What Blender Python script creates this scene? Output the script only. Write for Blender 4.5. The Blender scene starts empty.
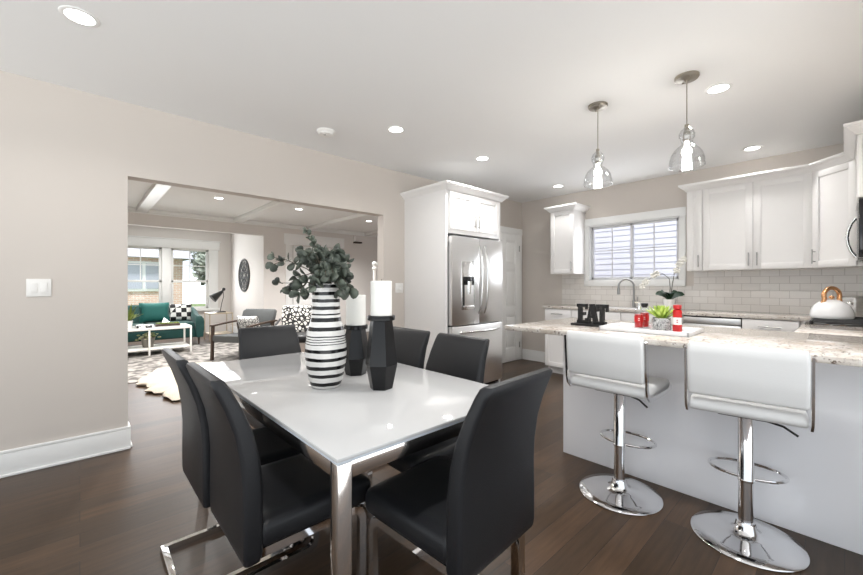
import bpy, bmesh, math, random
from mathutils import Vector, Matrix
random.seed(7)
R = math.radians
SC = bpy.context.scene
COL = SC.collection

# ------------------------------------------------------------------ camera, world, light, exposure
cam_d = bpy.data.cameras.new('camera')
cam_d.sensor_width = 36.0
cam_d.lens = 36.0 * 381.24 / 863.0
cam_d.shift_y = -2.5 / 863.0
cam_d.clip_start = 0.02
cam = bpy.data.objects.new('camera', cam_d)
COL.objects.link(cam)
cam.location = (0, 0, 1.20)
cam.rotation_euler = (R(90), 0, -math.atan2(0.678, 0.735))
SC.camera = cam

w = bpy.data.worlds.new('overcast_sky_with_fill')
SC.world = w
w.use_nodes = True
# overcast sky above the horizon, added brighter fill below it lighting the ceiling
wn, wl = w.node_tree.nodes, w.node_tree.links
wtc = wn.new('ShaderNodeTexCoord'); wsp = wn.new('ShaderNodeSeparateXYZ'); wl.new(wtc.outputs['Generated'], wsp.inputs[0])
wrp = wn.new('ShaderNodeValToRGB'); wrp.color_ramp.elements[0].position = 0.46; wrp.color_ramp.elements[0].color = (0.955, 0.985, 1.0, 1)
wrp.color_ramp.elements[1].position = 0.52; wrp.color_ramp.elements[1].color = (0.365, 0.395, 0.425, 1)
wma = wn.new('ShaderNodeMath'); wma.operation = 'MULTIPLY_ADD'; wma.inputs[1].default_value = 0.5; wma.inputs[2].default_value = 0.5
wl.new(wsp.outputs['Z'], wma.inputs[0]); wl.new(wma.outputs[0], wrp.inputs[0]); wl.new(wrp.outputs[0], wn['Background'].inputs[0])
wn['Background'].inputs[1].default_value = 3.0

def area_light(name, loc, rot, sx, sy, power, color=(1, 1, 1), spread=180):
    d = bpy.data.lights.new(name, 'AREA')
    d.shape = 'RECTANGLE'; d.size = sx; d.size_y = sy; d.energy = power; d.color = color; d.spread = R(spread)
    o = bpy.data.objects.new(name, d); COL.objects.link(o)
    o.location = loc; o.rotation_euler = rot
    return o
sun = bpy.data.lights.new('hazy_sun', 'SUN'); sun.energy = 4.5; sun.angle = R(6); sun.color = (1, 0.99, 0.98)
so = bpy.data.objects.new('hazy_sun', sun); COL.objects.link(so)
so.rotation_euler = Vector((0.42, 0.40, -0.90)).to_track_quat('-Z', 'Y').to_euler()
# daylight entering through the living room bay windows and the kitchen window
area_light('bay_window_daylight', (1.4, 10.62, 1.45), (R(-90), 0, 0), 2.2, 1.5, 42, (0.95, 0.97, 1.0))
area_light('kitchen_window_daylight', (5.24, 1.90, 1.65), (R(90), 0, R(90)), 1.0, 0.7, 9, (0.95, 0.97, 1.0))

SC.view_settings.view_transform = 'Standard'
SC.view_settings.look = 'None'
SC.view_settings.gamma = 1.0
SC.view_settings.use_curve_mapping = False
SC.view_settings.exposure = 0.13
try:
    SC.cycles.max_bounces = 10
    SC.cycles.transparent_max_bounces = 16
    SC.cycles.sample_clamp_indirect = 6.0
    SC.cycles.use_denoising = True
except Exception:
    pass

# ------------------------------------------------------------------ materials
def srgb(r, g, b):
    f = lambda c: (c / 255.0) / 12.92 if c / 255.0 <= 0.04045 else ((c / 255.0 + 0.055) / 1.055) ** 2.4
    return (f(r), f(g), f(b), 1.0)

def nodes_of(name):
    m = bpy.data.materials.new(name); m.use_nodes = True
    nt = m.node_tree
    return m, nt, nt.nodes['Principled BSDF']

def mat(name, col, rough=0.5, metal=0.0, var=0.04, vscale=9.0, bump=0.0, bscale=60.0, coat=0.0, spec=None, sheen=0.0, stretch=None):
    """plain procedural surface: colour varied a little by noise, optional fine bump"""
    m, nt, b = nodes_of(name)
    N, L = nt.nodes, nt.links
    tc = N.new('ShaderNodeTexCoord')
    src = tc.outputs['Object']
    if stretch:
        mp = N.new('ShaderNodeMapping'); mp.inputs['Scale'].default_value = stretch
        L.new(src, mp.inputs['Vector']); src = mp.outputs['Vector']
    nz = N.new('ShaderNodeTexNoise'); nz.inputs['Scale'].default_value = vscale; nz.inputs['Detail'].default_value = 3
    L.new(src, nz.inputs['Vector'])
    mx = N.new('ShaderNodeMix'); mx.data_type = 'RGBA'
    mx.inputs[6].default_value = tuple(min(1, c * (1 - var)) for c in col[:3]) + (1,)
    mx.inputs[7].default_value = tuple(min(1, c * (1 + var)) for c in col[:3]) + (1,)
    L.new(nz.outputs[0], mx.inputs[0]); L.new(mx.outputs[2], b.inputs['Base Color'])
    b.inputs['Roughness'].default_value = rough
    b.inputs['Metallic'].default_value = metal
    if coat: b.inputs['Coat Weight'].default_value = coat; b.inputs['Coat Roughness'].default_value = 0.05
    if spec is not None: b.inputs['Specular IOR Level'].default_value = spec
    if sheen: b.inputs['Sheen Weight'].default_value = sheen
    if bump:
        n2 = N.new('ShaderNodeTexNoise'); n2.inputs['Scale'].default_value = bscale; n2.inputs['Detail'].default_value = 4
        L.new(src, n2.inputs['Vector'])
        bp = N.new('ShaderNodeBump'); bp.inputs['Strength'].default_value = bump; bp.inputs['Distance'].default_value = 0.01
        L.new(n2.outputs[0], bp.inputs['Height']); L.new(bp.outputs[0], b.inputs['Normal'])
    return m

def emit(name, col, strength):
    m, nt, b = nodes_of(name)
    b.inputs['Base Color'].default_value = col
    b.inputs['Emission Color'].default_value = col
    b.inputs['Emission Strength'].default_value = strength
    return m

def thin_glass(name, tint=(1, 1, 1, 1), gloss=0.06):
    m, nt, b = nodes_of(name)
    N, L = nt.nodes, nt.links
    N.remove(b)
    t = N.new('ShaderNodeBsdfTransparent'); t.inputs[0].default_value = tint
    g = N.new('ShaderNodeBsdfGlossy'); g.inputs['Roughness'].default_value = 0.02
    lw = N.new('ShaderNodeLayerWeight'); lw.inputs[0].default_value = 0.5
    pw = N.new('ShaderNodeMath'); pw.operation = 'POWER'; pw.inputs[1].default_value = 4.0; L.new(lw.outputs['Facing'], pw.inputs[0])
    mr = N.new('ShaderNodeMath'); mr.operation = 'MULTIPLY_ADD'; mr.inputs[1].default_value = gloss * 8; mr.inputs[2].default_value = gloss * 0.6
    L.new(pw.outputs[0], mr.inputs[0])
    mx = N.new('ShaderNodeMixShader')
    L.new(mr.outputs[0], mx.inputs[0]); L.new(t.outputs[0], mx.inputs[1]); L.new(g.outputs[0], mx.inputs[2])
    L.new(mx.outputs[0], N['Material Output'].inputs[0])
    return m

def brick_mat(name, c1, c2, mortar, bw, bh, msize, axes, rough=0.4, bump=0.3, off=0.5, bias=0.0, noise=0.0):
    """tiles / bricks laid in the two object axes given"""
    m, nt, b = nodes_of(name)
    N, L = nt.nodes, nt.links
    tc = N.new('ShaderNodeTexCoord'); sp = N.new('ShaderNodeSeparateXYZ'); cb = N.new('ShaderNodeCombineXYZ')
    L.new(tc.outputs['Object'], sp.inputs[0])
    L.new(sp.outputs[axes[0]], cb.inputs[0]); L.new(sp.outputs[axes[1]], cb.inputs[1])
    br = N.new('ShaderNodeTexBrick'); br.offset = off
    br.inputs['Scale'].default_value = 1.0
    br.inputs['Color1'].default_value = c1; br.inputs['Color2'].default_value = c2; br.inputs['Mortar'].default_value = mortar
    br.inputs['Brick Width'].default_value = bw; br.inputs['Row Height'].default_value = bh
    br.inputs['Mortar Size'].default_value = msize; br.inputs['Mortar Smooth'].default_value = 0.2; br.inputs['Bias'].default_value = bias
    L.new(cb.outputs[0], br.inputs['Vector'])
    out = br.outputs['Color']
    if noise:
        nz = N.new('ShaderNodeTexNoise'); nz.inputs['Scale'].default_value = 14; L.new(cb.outputs[0], nz.inputs['Vector'])
        mx = N.new('ShaderNodeMix'); mx.data_type = 'RGBA'; mx.blend_type = 'OVERLAY'; mx.inputs[0].default_value = noise
        L.new(out, mx.inputs[6]); L.new(nz.outputs[0], mx.inputs[7]); out = mx.outputs[2]
    L.new(out, b.inputs['Base Color'])
    b.inputs['Roughness'].default_value = rough
    bp = N.new('ShaderNodeBump'); bp.inputs['Strength'].default_value = bump; bp.inputs['Distance'].default_value = 0.004; bp.invert = True
    L.new(br.outputs['Fac'], bp.inputs['Height']); L.new(bp.outputs[0], b.inputs['Normal'])
    return m

def floor_mat():
    m, nt, b = nodes_of('dark_walnut_planks')
    N, L = nt.nodes, nt.links
    tc = N.new('ShaderNodeTexCoord')
    br = N.new('ShaderNodeTexBrick'); br.offset = 0.37
    for k, v in (('Scale', 1.0), ('Brick Width', 1.35), ('Row Height', 0.125), ('Mortar Size', 0.0016), ('Mortar Smooth', 0.3), ('Bias', 0.0)):
        br.inputs[k].default_value = v
    br.inputs['Color1'].default_value = srgb(58, 44, 31); br.inputs['Color2'].default_value = srgb(80, 60, 43)
    br.inputs['Mortar'].default_value = srgb(34, 25, 20)
    L.new(tc.outputs['Object'], br.inputs['Vector'])
    mp = N.new('ShaderNodeMapping'); mp.inputs['Scale'].default_value = (1.4, 17, 1)
    L.new(tc.outputs['Object'], mp.inputs['Vector'])
    g = N.new('ShaderNodeTexNoise'); g.inputs['Scale'].default_value = 2.2; g.inputs['Detail'].default_value = 7; g.inputs['Roughness'].default_value = 0.65
    L.new(mp.outputs[0], g.inputs['Vector'])
    rp = N.new('ShaderNodeValToRGB')
    rp.color_ramp.elements[0].position = 0.3; rp.color_ramp.elements[0].color = (0.28, 0.28, 0.28, 1)
    rp.color_ramp.elements[1].position = 0.72; rp.color_ramp.elements[1].color = (0.74, 0.72, 0.70, 1)
    L.new(g.outputs[0], rp.inputs[0])
    mx = N.new('ShaderNodeMix'); mx.data_type = 'RGBA'; mx.blend_type = 'OVERLAY'; mx.inputs[0].default_value = 0.75
    L.new(br.outputs['Color'], mx.inputs[6]); L.new(rp.outputs[0], mx.inputs[7])
    L.new(mx.outputs[2], b.inputs['Base Color'])
    b.inputs['Roughness'].default_value = 0.34; b.inputs['Specular IOR Level'].default_value = 0.36
    bp = N.new('ShaderNodeBump'); bp.inputs['Strength'].default_value = 0.25; bp.inputs['Distance'].default_value = 0.002; bp.invert = True
    L.new(br.outputs['Fac'], bp.inputs['Height'])
    b2 = N.new('ShaderNodeBump'); b2.inputs['Strength'].default_value = 0.12; b2.inputs['Distance'].default_value = 0.002
    L.new(g.outputs[0], b2.inputs['Height']); L.new(bp.outputs[0], b2.inputs['Normal']); L.new(b2.outputs[0], b.inputs['Normal'])
    return m

def granite_mat():
    m, nt, b = nodes_of('pale_granite')
    N, L = nt.nodes, nt.links
    tc = N.new('ShaderNodeTexCoord')
    n1 = N.new('ShaderNodeTexNoise'); n1.inputs['Scale'].default_value = 9; n1.inputs['Detail'].default_value = 8; n1.inputs['Roughness'].default_value = 0.7
    n2 = N.new('ShaderNodeTexNoise'); n2.inputs['Scale'].default_value = 55; n2.inputs['Detail'].default_value = 5
    for n in (n1, n2): L.new(tc.outputs['Object'], n.inputs['Vector'])
    r1 = N.new('ShaderNodeValToRGB')
    r1.color_ramp.elements[0].position = 0.36; r1.color_ramp.elements[0].color = srgb(186, 174, 162)
    r1.color_ramp.elements[1].position = 0.6; r1.color_ramp.elements[1].color = srgb(216, 211, 205)
    L.new(n1.outputs[0], r1.inputs[0])
    r2 = N.new('ShaderNodeValToRGB')
    r2.color_ramp.elements[0].position = 0.33; r2.color_ramp.elements[0].color = (1, 1, 1, 1)
    r2.color_ramp.elements[1].position = 0.43; r2.color_ramp.elements[1].color = (0, 0, 0, 1)
    L.new(n2.outputs[0], r2.inputs[0])
    mx = N.new('ShaderNodeMix'); mx.data_type = 'RGBA'
    mx.inputs[7].default_value = srgb(98, 84, 74)
    L.new(r2.outputs[0], mx.inputs[0]); L.new(r1.outputs[0], mx.inputs[6]); L.new(mx.outputs[2], b.inputs['Base Color'])
    b.inputs['Roughness'].default_value = 0.09
    return m

def stripe_mat():
    """black and white horizontal bands up the vase, by height"""
    m, nt, b = nodes_of('striped_glazed_ceramic')
    N, L = nt.nodes, nt.links
    tc = N.new('ShaderNodeTexCoord'); sp = N.new('ShaderNodeSeparateXYZ'); L.new(tc.outputs['Object'], sp.inputs[0])
    nz = N.new('ShaderNodeTexNoise'); nz.inputs['Scale'].default_value = 14; L.new(tc.outputs['Object'], nz.inputs['Vector'])
    ma = N.new('ShaderNodeMath'); ma.operation = 'MULTIPLY_ADD'; ma.inputs[1].default_value = 0.006; L.new(nz.outputs[0], ma.inputs[0]); L.new(sp.outputs['Z'], ma.inputs[2])
    dv = N.new('ShaderNodeMath'); dv.operation = 'DIVIDE'; dv.inputs[1].default_value = 0.46; L.new(ma.outputs[0], dv.inputs[0])
    rp = N.new('ShaderNodeValToRGB'); cr = rp.color_ramp; cr.interpolation = 'CONSTANT'
    W, K = srgb(228, 226, 222), srgb(12, 12, 13)
    bands = [(0.035, 0.068), (0.118, 0.142), (0.195, 0.222), (0.275, 0.300), (0.352, 0.377),
             (0.422, 0.432), (0.446, 0.456), (0.470, 0.480), (0.494, 0.504), (0.555, 0.582), (0.640, 0.668)]
    cr.elements[0].position = 0.0; cr.elements[0].color = W
    cr.elements[1].position = bands[0][0]; cr.elements[1].color = K
    e = cr.elements.new(bands[0][1]); e.color = W
    for a, c in [(q0 - 0.004, q1 + 0.004) if q1 - q0 > 0.015 else (q0, q1) for q0, q1 in bands[1:]]:
        e = cr.elements.new(a); e.color = K
        e = cr.elements.new(c); e.color = W
    L.new(dv.outputs[0], rp.inputs[0])
    # the upper neck repeats evenly
    wv = N.new('ShaderNodeMath'); wv.operation = 'FRACT'
    sc = N.new('ShaderNodeMath'); sc.operation = 'MULTIPLY_ADD'; sc.inputs[1].default_value = 14.5; sc.inputs[2].default_value = 0.1
    L.new(dv.outputs[0], sc.inputs[0]); L.new(sc.outputs[0], wv.inputs[0])
    lt = N.new('ShaderNodeMath'); lt.operation = 'LESS_THAN'; lt.inputs[1].default_value = 0.46; L.new(wv.outputs[0], lt.inputs[0])
    m2 = N.new('ShaderNodeMix'); m2.data_type = 'RGBA'; m2.inputs[6].default_value = W; m2.inputs[7].default_value = K
    L.new(lt.outputs[0], m2.inputs[0])
    gt = N.new('ShaderNodeMath'); gt.operation = 'GREATER_THAN'; gt.inputs[1].default_value = 0.70; L.new(dv.outputs[0], gt.inputs[0])
    m3 = N.new('ShaderNodeMix'); m3.data_type = 'RGBA'
    L.new(gt.outputs[0], m3.inputs[0]); L.new(rp.outputs[0], m3.inputs[6]); L.new(m2.outputs[2], m3.inputs[7])
    L.new(m3.outputs[2], b.inputs['Base Color'])
    b.inputs['Roughness'].default_value = 0.22
    return m

def check_mat(name, c1, c2, scale):
    m, nt, b = nodes_of(name)
    N, L = nt.nodes, nt.links
    tc = N.new('ShaderNodeTexCoord'); ck = N.new('ShaderNodeTexChecker')
    ck.inputs['Color1'].default_value = c1; ck.inputs['Color2'].default_value = c2; ck.inputs['Scale'].default_value = scale
    L.new(tc.outputs['Object'], ck.inputs['Vector']); L.new(ck.outputs[0], b.inputs['Base Color'])
    b.inputs['Roughness'].default_value = 0.85
    return m

def voronoi_mat(name, c1, c2, scale, thr=0.06, rough=0.8):
    """line network: c1 lines on c2 cells"""
    m, nt, b = nodes_of(name)
    N, L = nt.nodes, nt.links
    tc = N.new('ShaderNodeTexCoord'); v = N.new('ShaderNodeTexVoronoi'); v.feature = 'DISTANCE_TO_EDGE'; v.inputs['Scale'].default_value = scale
    L.new(tc.outputs['Object'], v.inputs['Vector'])
    lt = N.new('ShaderNodeMath'); lt.operation = 'LESS_THAN'; lt.inputs[1].default_value = thr; L.new(v.outputs['Distance'], lt.inputs[0])
    mx = N.new('ShaderNodeMix'); mx.data_type = 'RGBA'; mx.inputs[6].default_value = c2; mx.inputs[7].default_value = c1
    L.new(lt.outputs[0], mx.inputs[0]); L.new(mx.outputs[2], b.inputs['Base Color'])
    b.inputs['Roughness'].default_value = rough
    return m

def noise_mix_mat(name, c1, c2, scale, lo=0.45, hi=0.55, rough=0.9, bump=0.0):
    m, nt, b = nodes_of(name)
    N, L = nt.nodes, nt.links
    tc = N.new('ShaderNodeTexCoord'); n = N.new('ShaderNodeTexNoise'); n.inputs['Scale'].default_value = scale; n.inputs['Detail'].default_value = 5
    L.new(tc.outputs['Object'], n.inputs['Vector'])
    rp = N.new('ShaderNodeValToRGB'); rp.color_ramp.elements[0].position = lo; rp.color_ramp.elements[0].color = c1
    rp.color_ramp.elements[1].position = hi; rp.color_ramp.elements[1].color = c2
    L.new(n.outputs[0], rp.inputs[0]); L.new(rp.outputs[0], b.inputs['Base Color'])
    b.inputs['Roughness'].default_value = rough
    if bump:
        bp = N.new('ShaderNodeBump'); bp.inputs['Strength'].default_value = bump; bp.inputs['Distance'].default_value = 0.01
        L.new(n.outputs[0], bp.inputs['Height']); L.new(bp.outputs[0], b.inputs['Normal'])
    return m

M = {}
M['wall'] = mat('greige_wall_paint', srgb(206, 198, 190), 0.75, var=0.015, vscale=2, bump=0.03, bscale=220)
M['lr_wall'] = mat('pale_greige_wall_paint', srgb(223, 218, 213), 0.75, var=0.015, vscale=2, bump=0.03, bscale=220)
M['ceiling'] = mat('white_ceiling_paint', srgb(241, 241, 240), 0.85, var=0.012, vscale=1.5, bump=0.03, bscale=160)
M['trim'] = mat('white_trim_paint', srgb(238, 238, 236), 0.35, var=0.01)
M['cab'] = mat('white_cabinet_lacquer', srgb(238, 236, 234), 0.32, var=0.01)
M['panel'] = mat('white_gloss_panel', srgb(243, 243, 246), 0.14, var=0.012, vscale=1.2)
M['floor'] = floor_mat()
M['granite'] = granite_mat()
M['tile'] = brick_mat('white_subway_tile', srgb(229, 225, 220), srgb(220, 215, 209), srgb(190, 184, 178), 0.152, 0.076, 0.0022, ('Y', 'Z'), 0.14, 0.35)
M['tile_side'] = brick_mat('white_subway_tile_return', srgb(229, 225, 220), srgb(220, 215, 209), srgb(190, 184, 178), 0.152, 0.076, 0.0022, ('X', 'Z'), 0.14, 0.35)
M['chrome'] = mat('polished_chrome', (0.82, 0.82, 0.83, 1), 0.05, 1.0, var=0.01)
M['chrome_warm'] = mat('mirror_polished_steel', (0.78, 0.75, 0.72, 1), 0.10, 1.0, var=0.02)
M['nickel'] = mat('brushed_nickel', (0.36, 0.33, 0.28, 1), 0.38, 1.0, var=0.05, vscale=40)
M['faucet'] = mat('brushed_faucet_steel', (0.36, 0.36, 0.35, 1), 0.28, 1.0)
M['pull'] = mat('satin_nickel_pull', (0.45, 0.44, 0.43, 1), 0.3, 1.0)
M['steel'] = mat('stainless_steel', (0.76, 0.758, 0.752, 1), 0.32, 1.0, var=0.04, vscale=3, stretch=(1, 1, 40))
M['steel_bright'] = mat('bright_steel', (0.82, 0.82, 0.81, 1), 0.2, 1.0)
M['black_leather'] = mat('black_leatherette', srgb(27, 28, 31), 0.40, var=0.12, vscale=6, bump=0.12, bscale=260, spec=0.38)
M['white_leather'] = mat('white_leatherette', srgb(226, 226, 225), 0.4, var=0.015, bump=0.08, bscale=260)
M['white_glass'] = mat('white_back_painted_glass', srgb(192, 192, 192), 0.045, var=0.006)
M['glass_edge'] = mat('pale_glass_edge', srgb(200, 207, 214), 0.1)
M['black'] = mat('matte_black', srgb(24, 24, 25), 0.45)
M['black_metal'] = mat('black_metal', srgb(27, 26, 26), 0.35)
M['black_gloss'] = mat('black_gloss', srgb(10, 11, 14), 0.06)
M['black_facet'] = mat('black_faceted_ceramic', srgb(14, 14, 16), 0.25, var=0.1, vscale=8, spec=0.35)
M['wax'] = mat('ivory_wax', srgb(236, 235, 229), 0.45, var=0.01)
M['wick'] = mat('wick_cotton', srgb(120, 112, 100), 0.9)
M['vase'] = stripe_mat()
M['leaf'] = noise_mix_mat('eucalyptus_leaf', srgb(36, 42, 36), srgb(98, 106, 94), 14, 0.35, 0.65, 0.55)
M['stem'] = mat('brown_twig', srgb(66, 58, 46), 0.8)
M['teal'] = mat('teal_velvet', srgb(8, 62, 58), 0.75, var=0.2, vscale=5, sheen=0.12)
M['teal_light'] = mat('bright_teal_velvet', srgb(10, 92, 86), 0.75, var=0.12, vscale=6, sheen=0.12)
M['check'] = check_mat('black_white_check_cloth', srgb(225, 225, 222), srgb(28, 28, 30), 11)
M['net'] = voronoi_mat('black_lines_on_white_cloth', srgb(28, 28, 28), srgb(225, 222, 215), 18, 0.15)
M['dots'] = voronoi_mat('grey_print_on_white_cloth', srgb(90, 90, 90), srgb(232, 230, 226), 26, 0.09)
M['grey_fabric'] = mat('charcoal_fabric', srgb(72, 74, 74), 0.9, var=0.08, vscale=30, bump=0.1, bscale=200)
M['dark_wood'] = mat('dark_walnut_wood', srgb(64, 50, 40), 0.45, var=0.2, vscale=6, stretch=(1, 1, 8))
M['white_metal'] = mat('white_powder_coat', srgb(236, 234, 228), 0.35)
M['fur'] = mat('cream_sheepskin', srgb(200, 189, 171), 0.95, var=0.05, vscale=25, bump=0.9, bscale=70, sheen=0.3)
M['rug'] = noise_mix_mat('worn_grey_rug', srgb(98, 94, 91), srgb(172, 167, 161), 7, 0.42, 0.58, 0.95, 0.2)
M['porcelain'] = mat('white_porcelain', srgb(240, 239, 236), 0.12)
M['enamel'] = mat('white_enamel', srgb(240, 240, 240), 0.10)
M['copper'] = mat('polished_copper', (0.80, 0.44, 0.22, 1), 0.18, 1.0)
M['red'] = mat('red_label', srgb(186, 22, 24), 0.35)
M['clear_plastic'] = thin_glass('clear_plastic', (0.93, 0.95, 0.95, 1), 0.08)
M['green'] = noise_mix_mat('succulent_green', srgb(136, 168, 48), srgb(196, 214, 112), 14, 0.4, 0.6, 0.5)
M['dark_green'] = mat('orchid_leaf_green', srgb(28, 56, 34), 0.35, var=0.15)
M['petal'] = mat('white_orchid_petal', srgb(244, 242, 234), 0.6)
M['pot_pattern'] = voronoi_mat('black_dotted_white_pot', srgb(60, 60, 62), srgb(235, 234, 231), 120, 0.13, 0.3)
M['tray'] = mat('white_gloss_tray', srgb(236, 236, 237), 0.06)
M['plate'] = mat('white_plastic_plate', srgb(238, 236, 232), 0.3)
M['soil'] = mat('potting_soil', srgb(48, 38, 30), 0.95, bump=0.5)
M['bucket'] = mat('galvanised_grey', srgb(120, 116, 108), 0.5)
M['yellow_green'] = mat('yellow_green_leaf', srgb(110, 124, 52), 0.6, var=0.2)
M['lens'] = emit('downlight_lens', (1, 0.98, 0.95, 1), 9.0)
M['bulb'] = emit('glowing_bulb', (1, 0.96, 0.9, 1), 7.0)
M['pane'] = thin_glass('window_pane', (0.98, 0.99, 1.0, 1), 0.05)
M['pendant_glass'] = thin_glass('clear_pendant_glass', (0.96, 0.965, 0.97, 1), 0.16)
M['siding'] = mat('white_vinyl_siding', srgb(216, 216, 226), 0.55, var=0.02, vscale=3)
M['brick'] = brick_mat('house_brick', srgb(222, 190, 172), srgb(212, 172, 152), srgb(226, 220, 214), 0.22, 0.075, 0.01, ('X', 'Z'), 0.9, 0.3, noise=0.3)
M['shingle'] = brick_mat('grey_roof_shingle', srgb(196, 194, 200), srgb(178, 176, 182), srgb(150, 148, 152), 0.3, 0.14, 0.008, ('X', 'Y'), 0.9, 0.3)
M['lawn'] = noise_mix_mat('lawn', srgb(92, 112, 66), srgb(128, 142, 92), 4, 0.4, 0.6, 0.95)
M['bush'] = noise_mix_mat('tree_foliage', srgb(96, 104, 92), srgb(168, 174, 160), 2.2, 0.4, 0.6, 0.9)
M['screen'] = mat('dark_display', srgb(14, 18, 30), 0.08)

# ------------------------------------------------------------------ mesh helpers
def chain(o):
    m = Matrix.Identity(4)
    while o is not None:
        m = o.matrix_basis @ m
        o = o.parent
    return m

class MB:
    """collects shapes; build() links them as ONE mesh object. Coordinates are world ones unless local=True."""
    def __init__(s, mtx=None):
        s.bm = bmesh.new(); s.m = mtx or Matrix.Identity(4)
    def _take(s, tmp):
        me = bpy.data.meshes.new('tmp'); tmp.transform(s.m); tmp.to_mesh(me); tmp.free()
        s.bm.from_mesh(me); bpy.data.meshes.remove(me)
        return s
    def box(s, x0, x1, y0, y1, z0, z1, bev=0.0, seg=2, rot=None):
        t = bmesh.new()
        bmesh.ops.create_cube(t, size=1)
        mm = Matrix.Translation(((x0 + x1) / 2, (y0 + y1) / 2, (z0 + z1) / 2)) @ (rot.to_4x4() if rot else Matrix.Identity(4)) @ Matrix.Diagonal((abs(x1 - x0), abs(y1 - y0), abs(z1 - z0), 1))
        t.transform(mm)
        if bev:
            bmesh.ops.bevel(t, geom=list(t.edges), offset=min(bev, 0.49 * min(abs(x1 - x0), abs(y1 - y0), abs(z1 - z0))), segments=seg, profile=0.5, affect='EDGES')
        return s._take(t)
    def loft(s, rings, cap=True, closed=True):
        t = bmesh.new()
        vs = [[t.verts.new(p) for p in r] for r in rings]
        n = len(rings[0])
        for a, b in zip(vs, vs[1:]):
            for i in range(n if closed else n - 1):
                j = (i + 1) % n
                t.faces.new((a[i], a[j], b[j], b[i]))
        if cap:
            t.faces.new(vs[0][::-1]); t.faces.new(vs[-1])
        bmesh.ops.recalc_face_normals(t, faces=list(t.faces))
        return s._take(t)
    def lathe(s, prof, c=(0, 0, 0), seg=40, cap=True, closed=False):
        rings = [[(c[0] + r * math.cos(2 * math.pi * k / seg), c[1] + r * math.sin(2 * math.pi * k / seg), c[2] + z) for k in range(seg)] for r, z in prof]
        if closed: return s.loft(rings + [rings[0]], False)
        return s.loft(rings, cap)
    def tube(s, pts, r, seg=10, r_end=None, cap=True, square=None, up=None):
        pts = [Vector(p) for p in pts]
        rings = []; nrm = None
        for i, p in enumerate(pts):
            if i == 0: d = pts[1] - p
            elif i == len(pts) - 1: d = p - pts[-2]
            else: d = (p - pts[i - 1]).normalized() + (pts[i + 1] - p).normalized()
            d.normalize()
            if nrm is None:
                ref = Vector(up) if up else (Vector((0, 0, 1)) if abs(d.z) < 0.9 else Vector((1, 0, 0)))
                nrm = (ref - d * ref.dot(d)).normalized()
            else:
                nrm = (nrm - d * nrm.dot(d)).normalized()
            bi = d.cross(nrm)
            k = 1.0
            if square and 0 < i < len(pts) - 1:
                a = (p - pts[i - 1]).normalized(); ca = max(0.3, a.dot(d)); k = 1 / ca
            rr = r if r_end is None else r + (r_end - r) * i / (len(pts) - 1)
            if square:
                hw, hh = square
                rings.append([p + nrm * (sx * hh * k) + bi * (sy * hw) for sx, sy in ((1, 1), (1, -1), (-1, -1), (-1, 1))])
            else:
                rings.append([p + nrm * (rr * math.cos(2 * math.pi * q / seg)) + bi * (rr * math.sin(2 * math.pi * q / seg)) for q in range(seg)])
        return s.loft(rings, cap)
    def cyl(s, p0, p1, r, r2=None, seg=24):
        return s.tube([p0, p1], r, seg, r if r2 is None else r2)
    def ball(s, c, r, sc=(1, 1, 1), sub=2, rot=None):
        t = bmesh.new(); bmesh.ops.create_icosphere(t, subdivisions=sub, radius=r)
        t.transform(Matrix.Translation(c) @ (rot.to_4x4() if rot else Matrix.Identity(4)) @ Matrix.Diagonal((*sc, 1)))
        return s._take(t)
    def poly(s, pts):
        t = bmesh.new(); t.faces.new([t.verts.new(p) for p in pts]); return s._take(t)
    def prism(s, pts, d):
        d = Vector(d)
        return s.loft([[Vector(p) for p in pts], [Vector(p) + d for p in pts]])
    def build(s, name, m, parent=None, local=False, angle=35, smooth=True):
        me = bpy.data.meshes.new(name)
        s.bm.to_mesh(me); s.bm.free()
        if parent is not None and not local: me.transform(chain(parent).inverted())
        me.materials.append(M[m] if isinstance(m, str) else m)
        if smooth:
            me.shade_smooth(); me.set_sharp_from_angle(angle=R(angle))
        o = bpy.data.objects.new(name, me); COL.objects.link(o)
        if parent is not None: o.parent = parent
        return o

def tag(o, label=None, cat=None, group=None, kind=None):
    if label: o['label'] = label
    if cat: o['category'] = cat
    if group: o['group'] = group
    if kind: o['kind'] = kind
    return o
def thing(name, label, cat, loc=(0, 0, 0), rz=0.0, group=None):
    o = bpy.data.objects.new(name, None); COL.objects.link(o)
    o.empty_display_size = 0.1
    o.location = loc; o.rotation_euler = (0, 0, rz)
    return tag(o, label, cat, group)
def struct(name, mb, m, parent=None, **k):
    o = mb.build(name, m, parent, **k)
    if parent is None: o['kind'] = 'structure'
    return o
def copy_tree(o, parent=None):
    c = o.copy(); COL.objects.link(c)
    if parent is not None: c.parent = parent
    for ch in list(o.children): copy_tree(ch, c)
    return c
def rrect(w, d, r, n=5, cx=0, cy=0):
    """rounded rectangle outline in 2D"""
    out = []
    r = min(r, w / 2 - 1e-4, d / 2 - 1e-4)
    for qx, qy, a0 in ((1, 1, 0), (-1, 1, 90), (-1, -1, 180), (1, -1, 270)):
        for k in range(n + 1):
            a = R(a0 + 90 * k / n)
            out.append((cx + qx * (w / 2 - r) + r * math.cos(a), cy + qy * (d / 2 - r) + r * math.sin(a)))
    return out
def frame_mtx(origin, ex, n):
    """local x along ex, local y along outward normal n, z up"""
    ex = Vector(ex).normalized(); n = Vector(n).normalized()
    m = Matrix.Identity(4)
    m.col[0][:3] = ex; m.col[1][:3] = n; m.col[2][:3] = (0, 0, 1); m.col[3][:3] = origin
    return m

# ------------------------------------------------------------------ the room shell
CH = 2.54          # ceiling height
VW = 3.574         # face of the wall with the wide opening
UB = 5.299         # face of the kitchen window wall
VR = -0.41         # kitchen side wall behind the range
VL = 8.37          # living room far wall
VB = 10.76         # bay window wall

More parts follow.
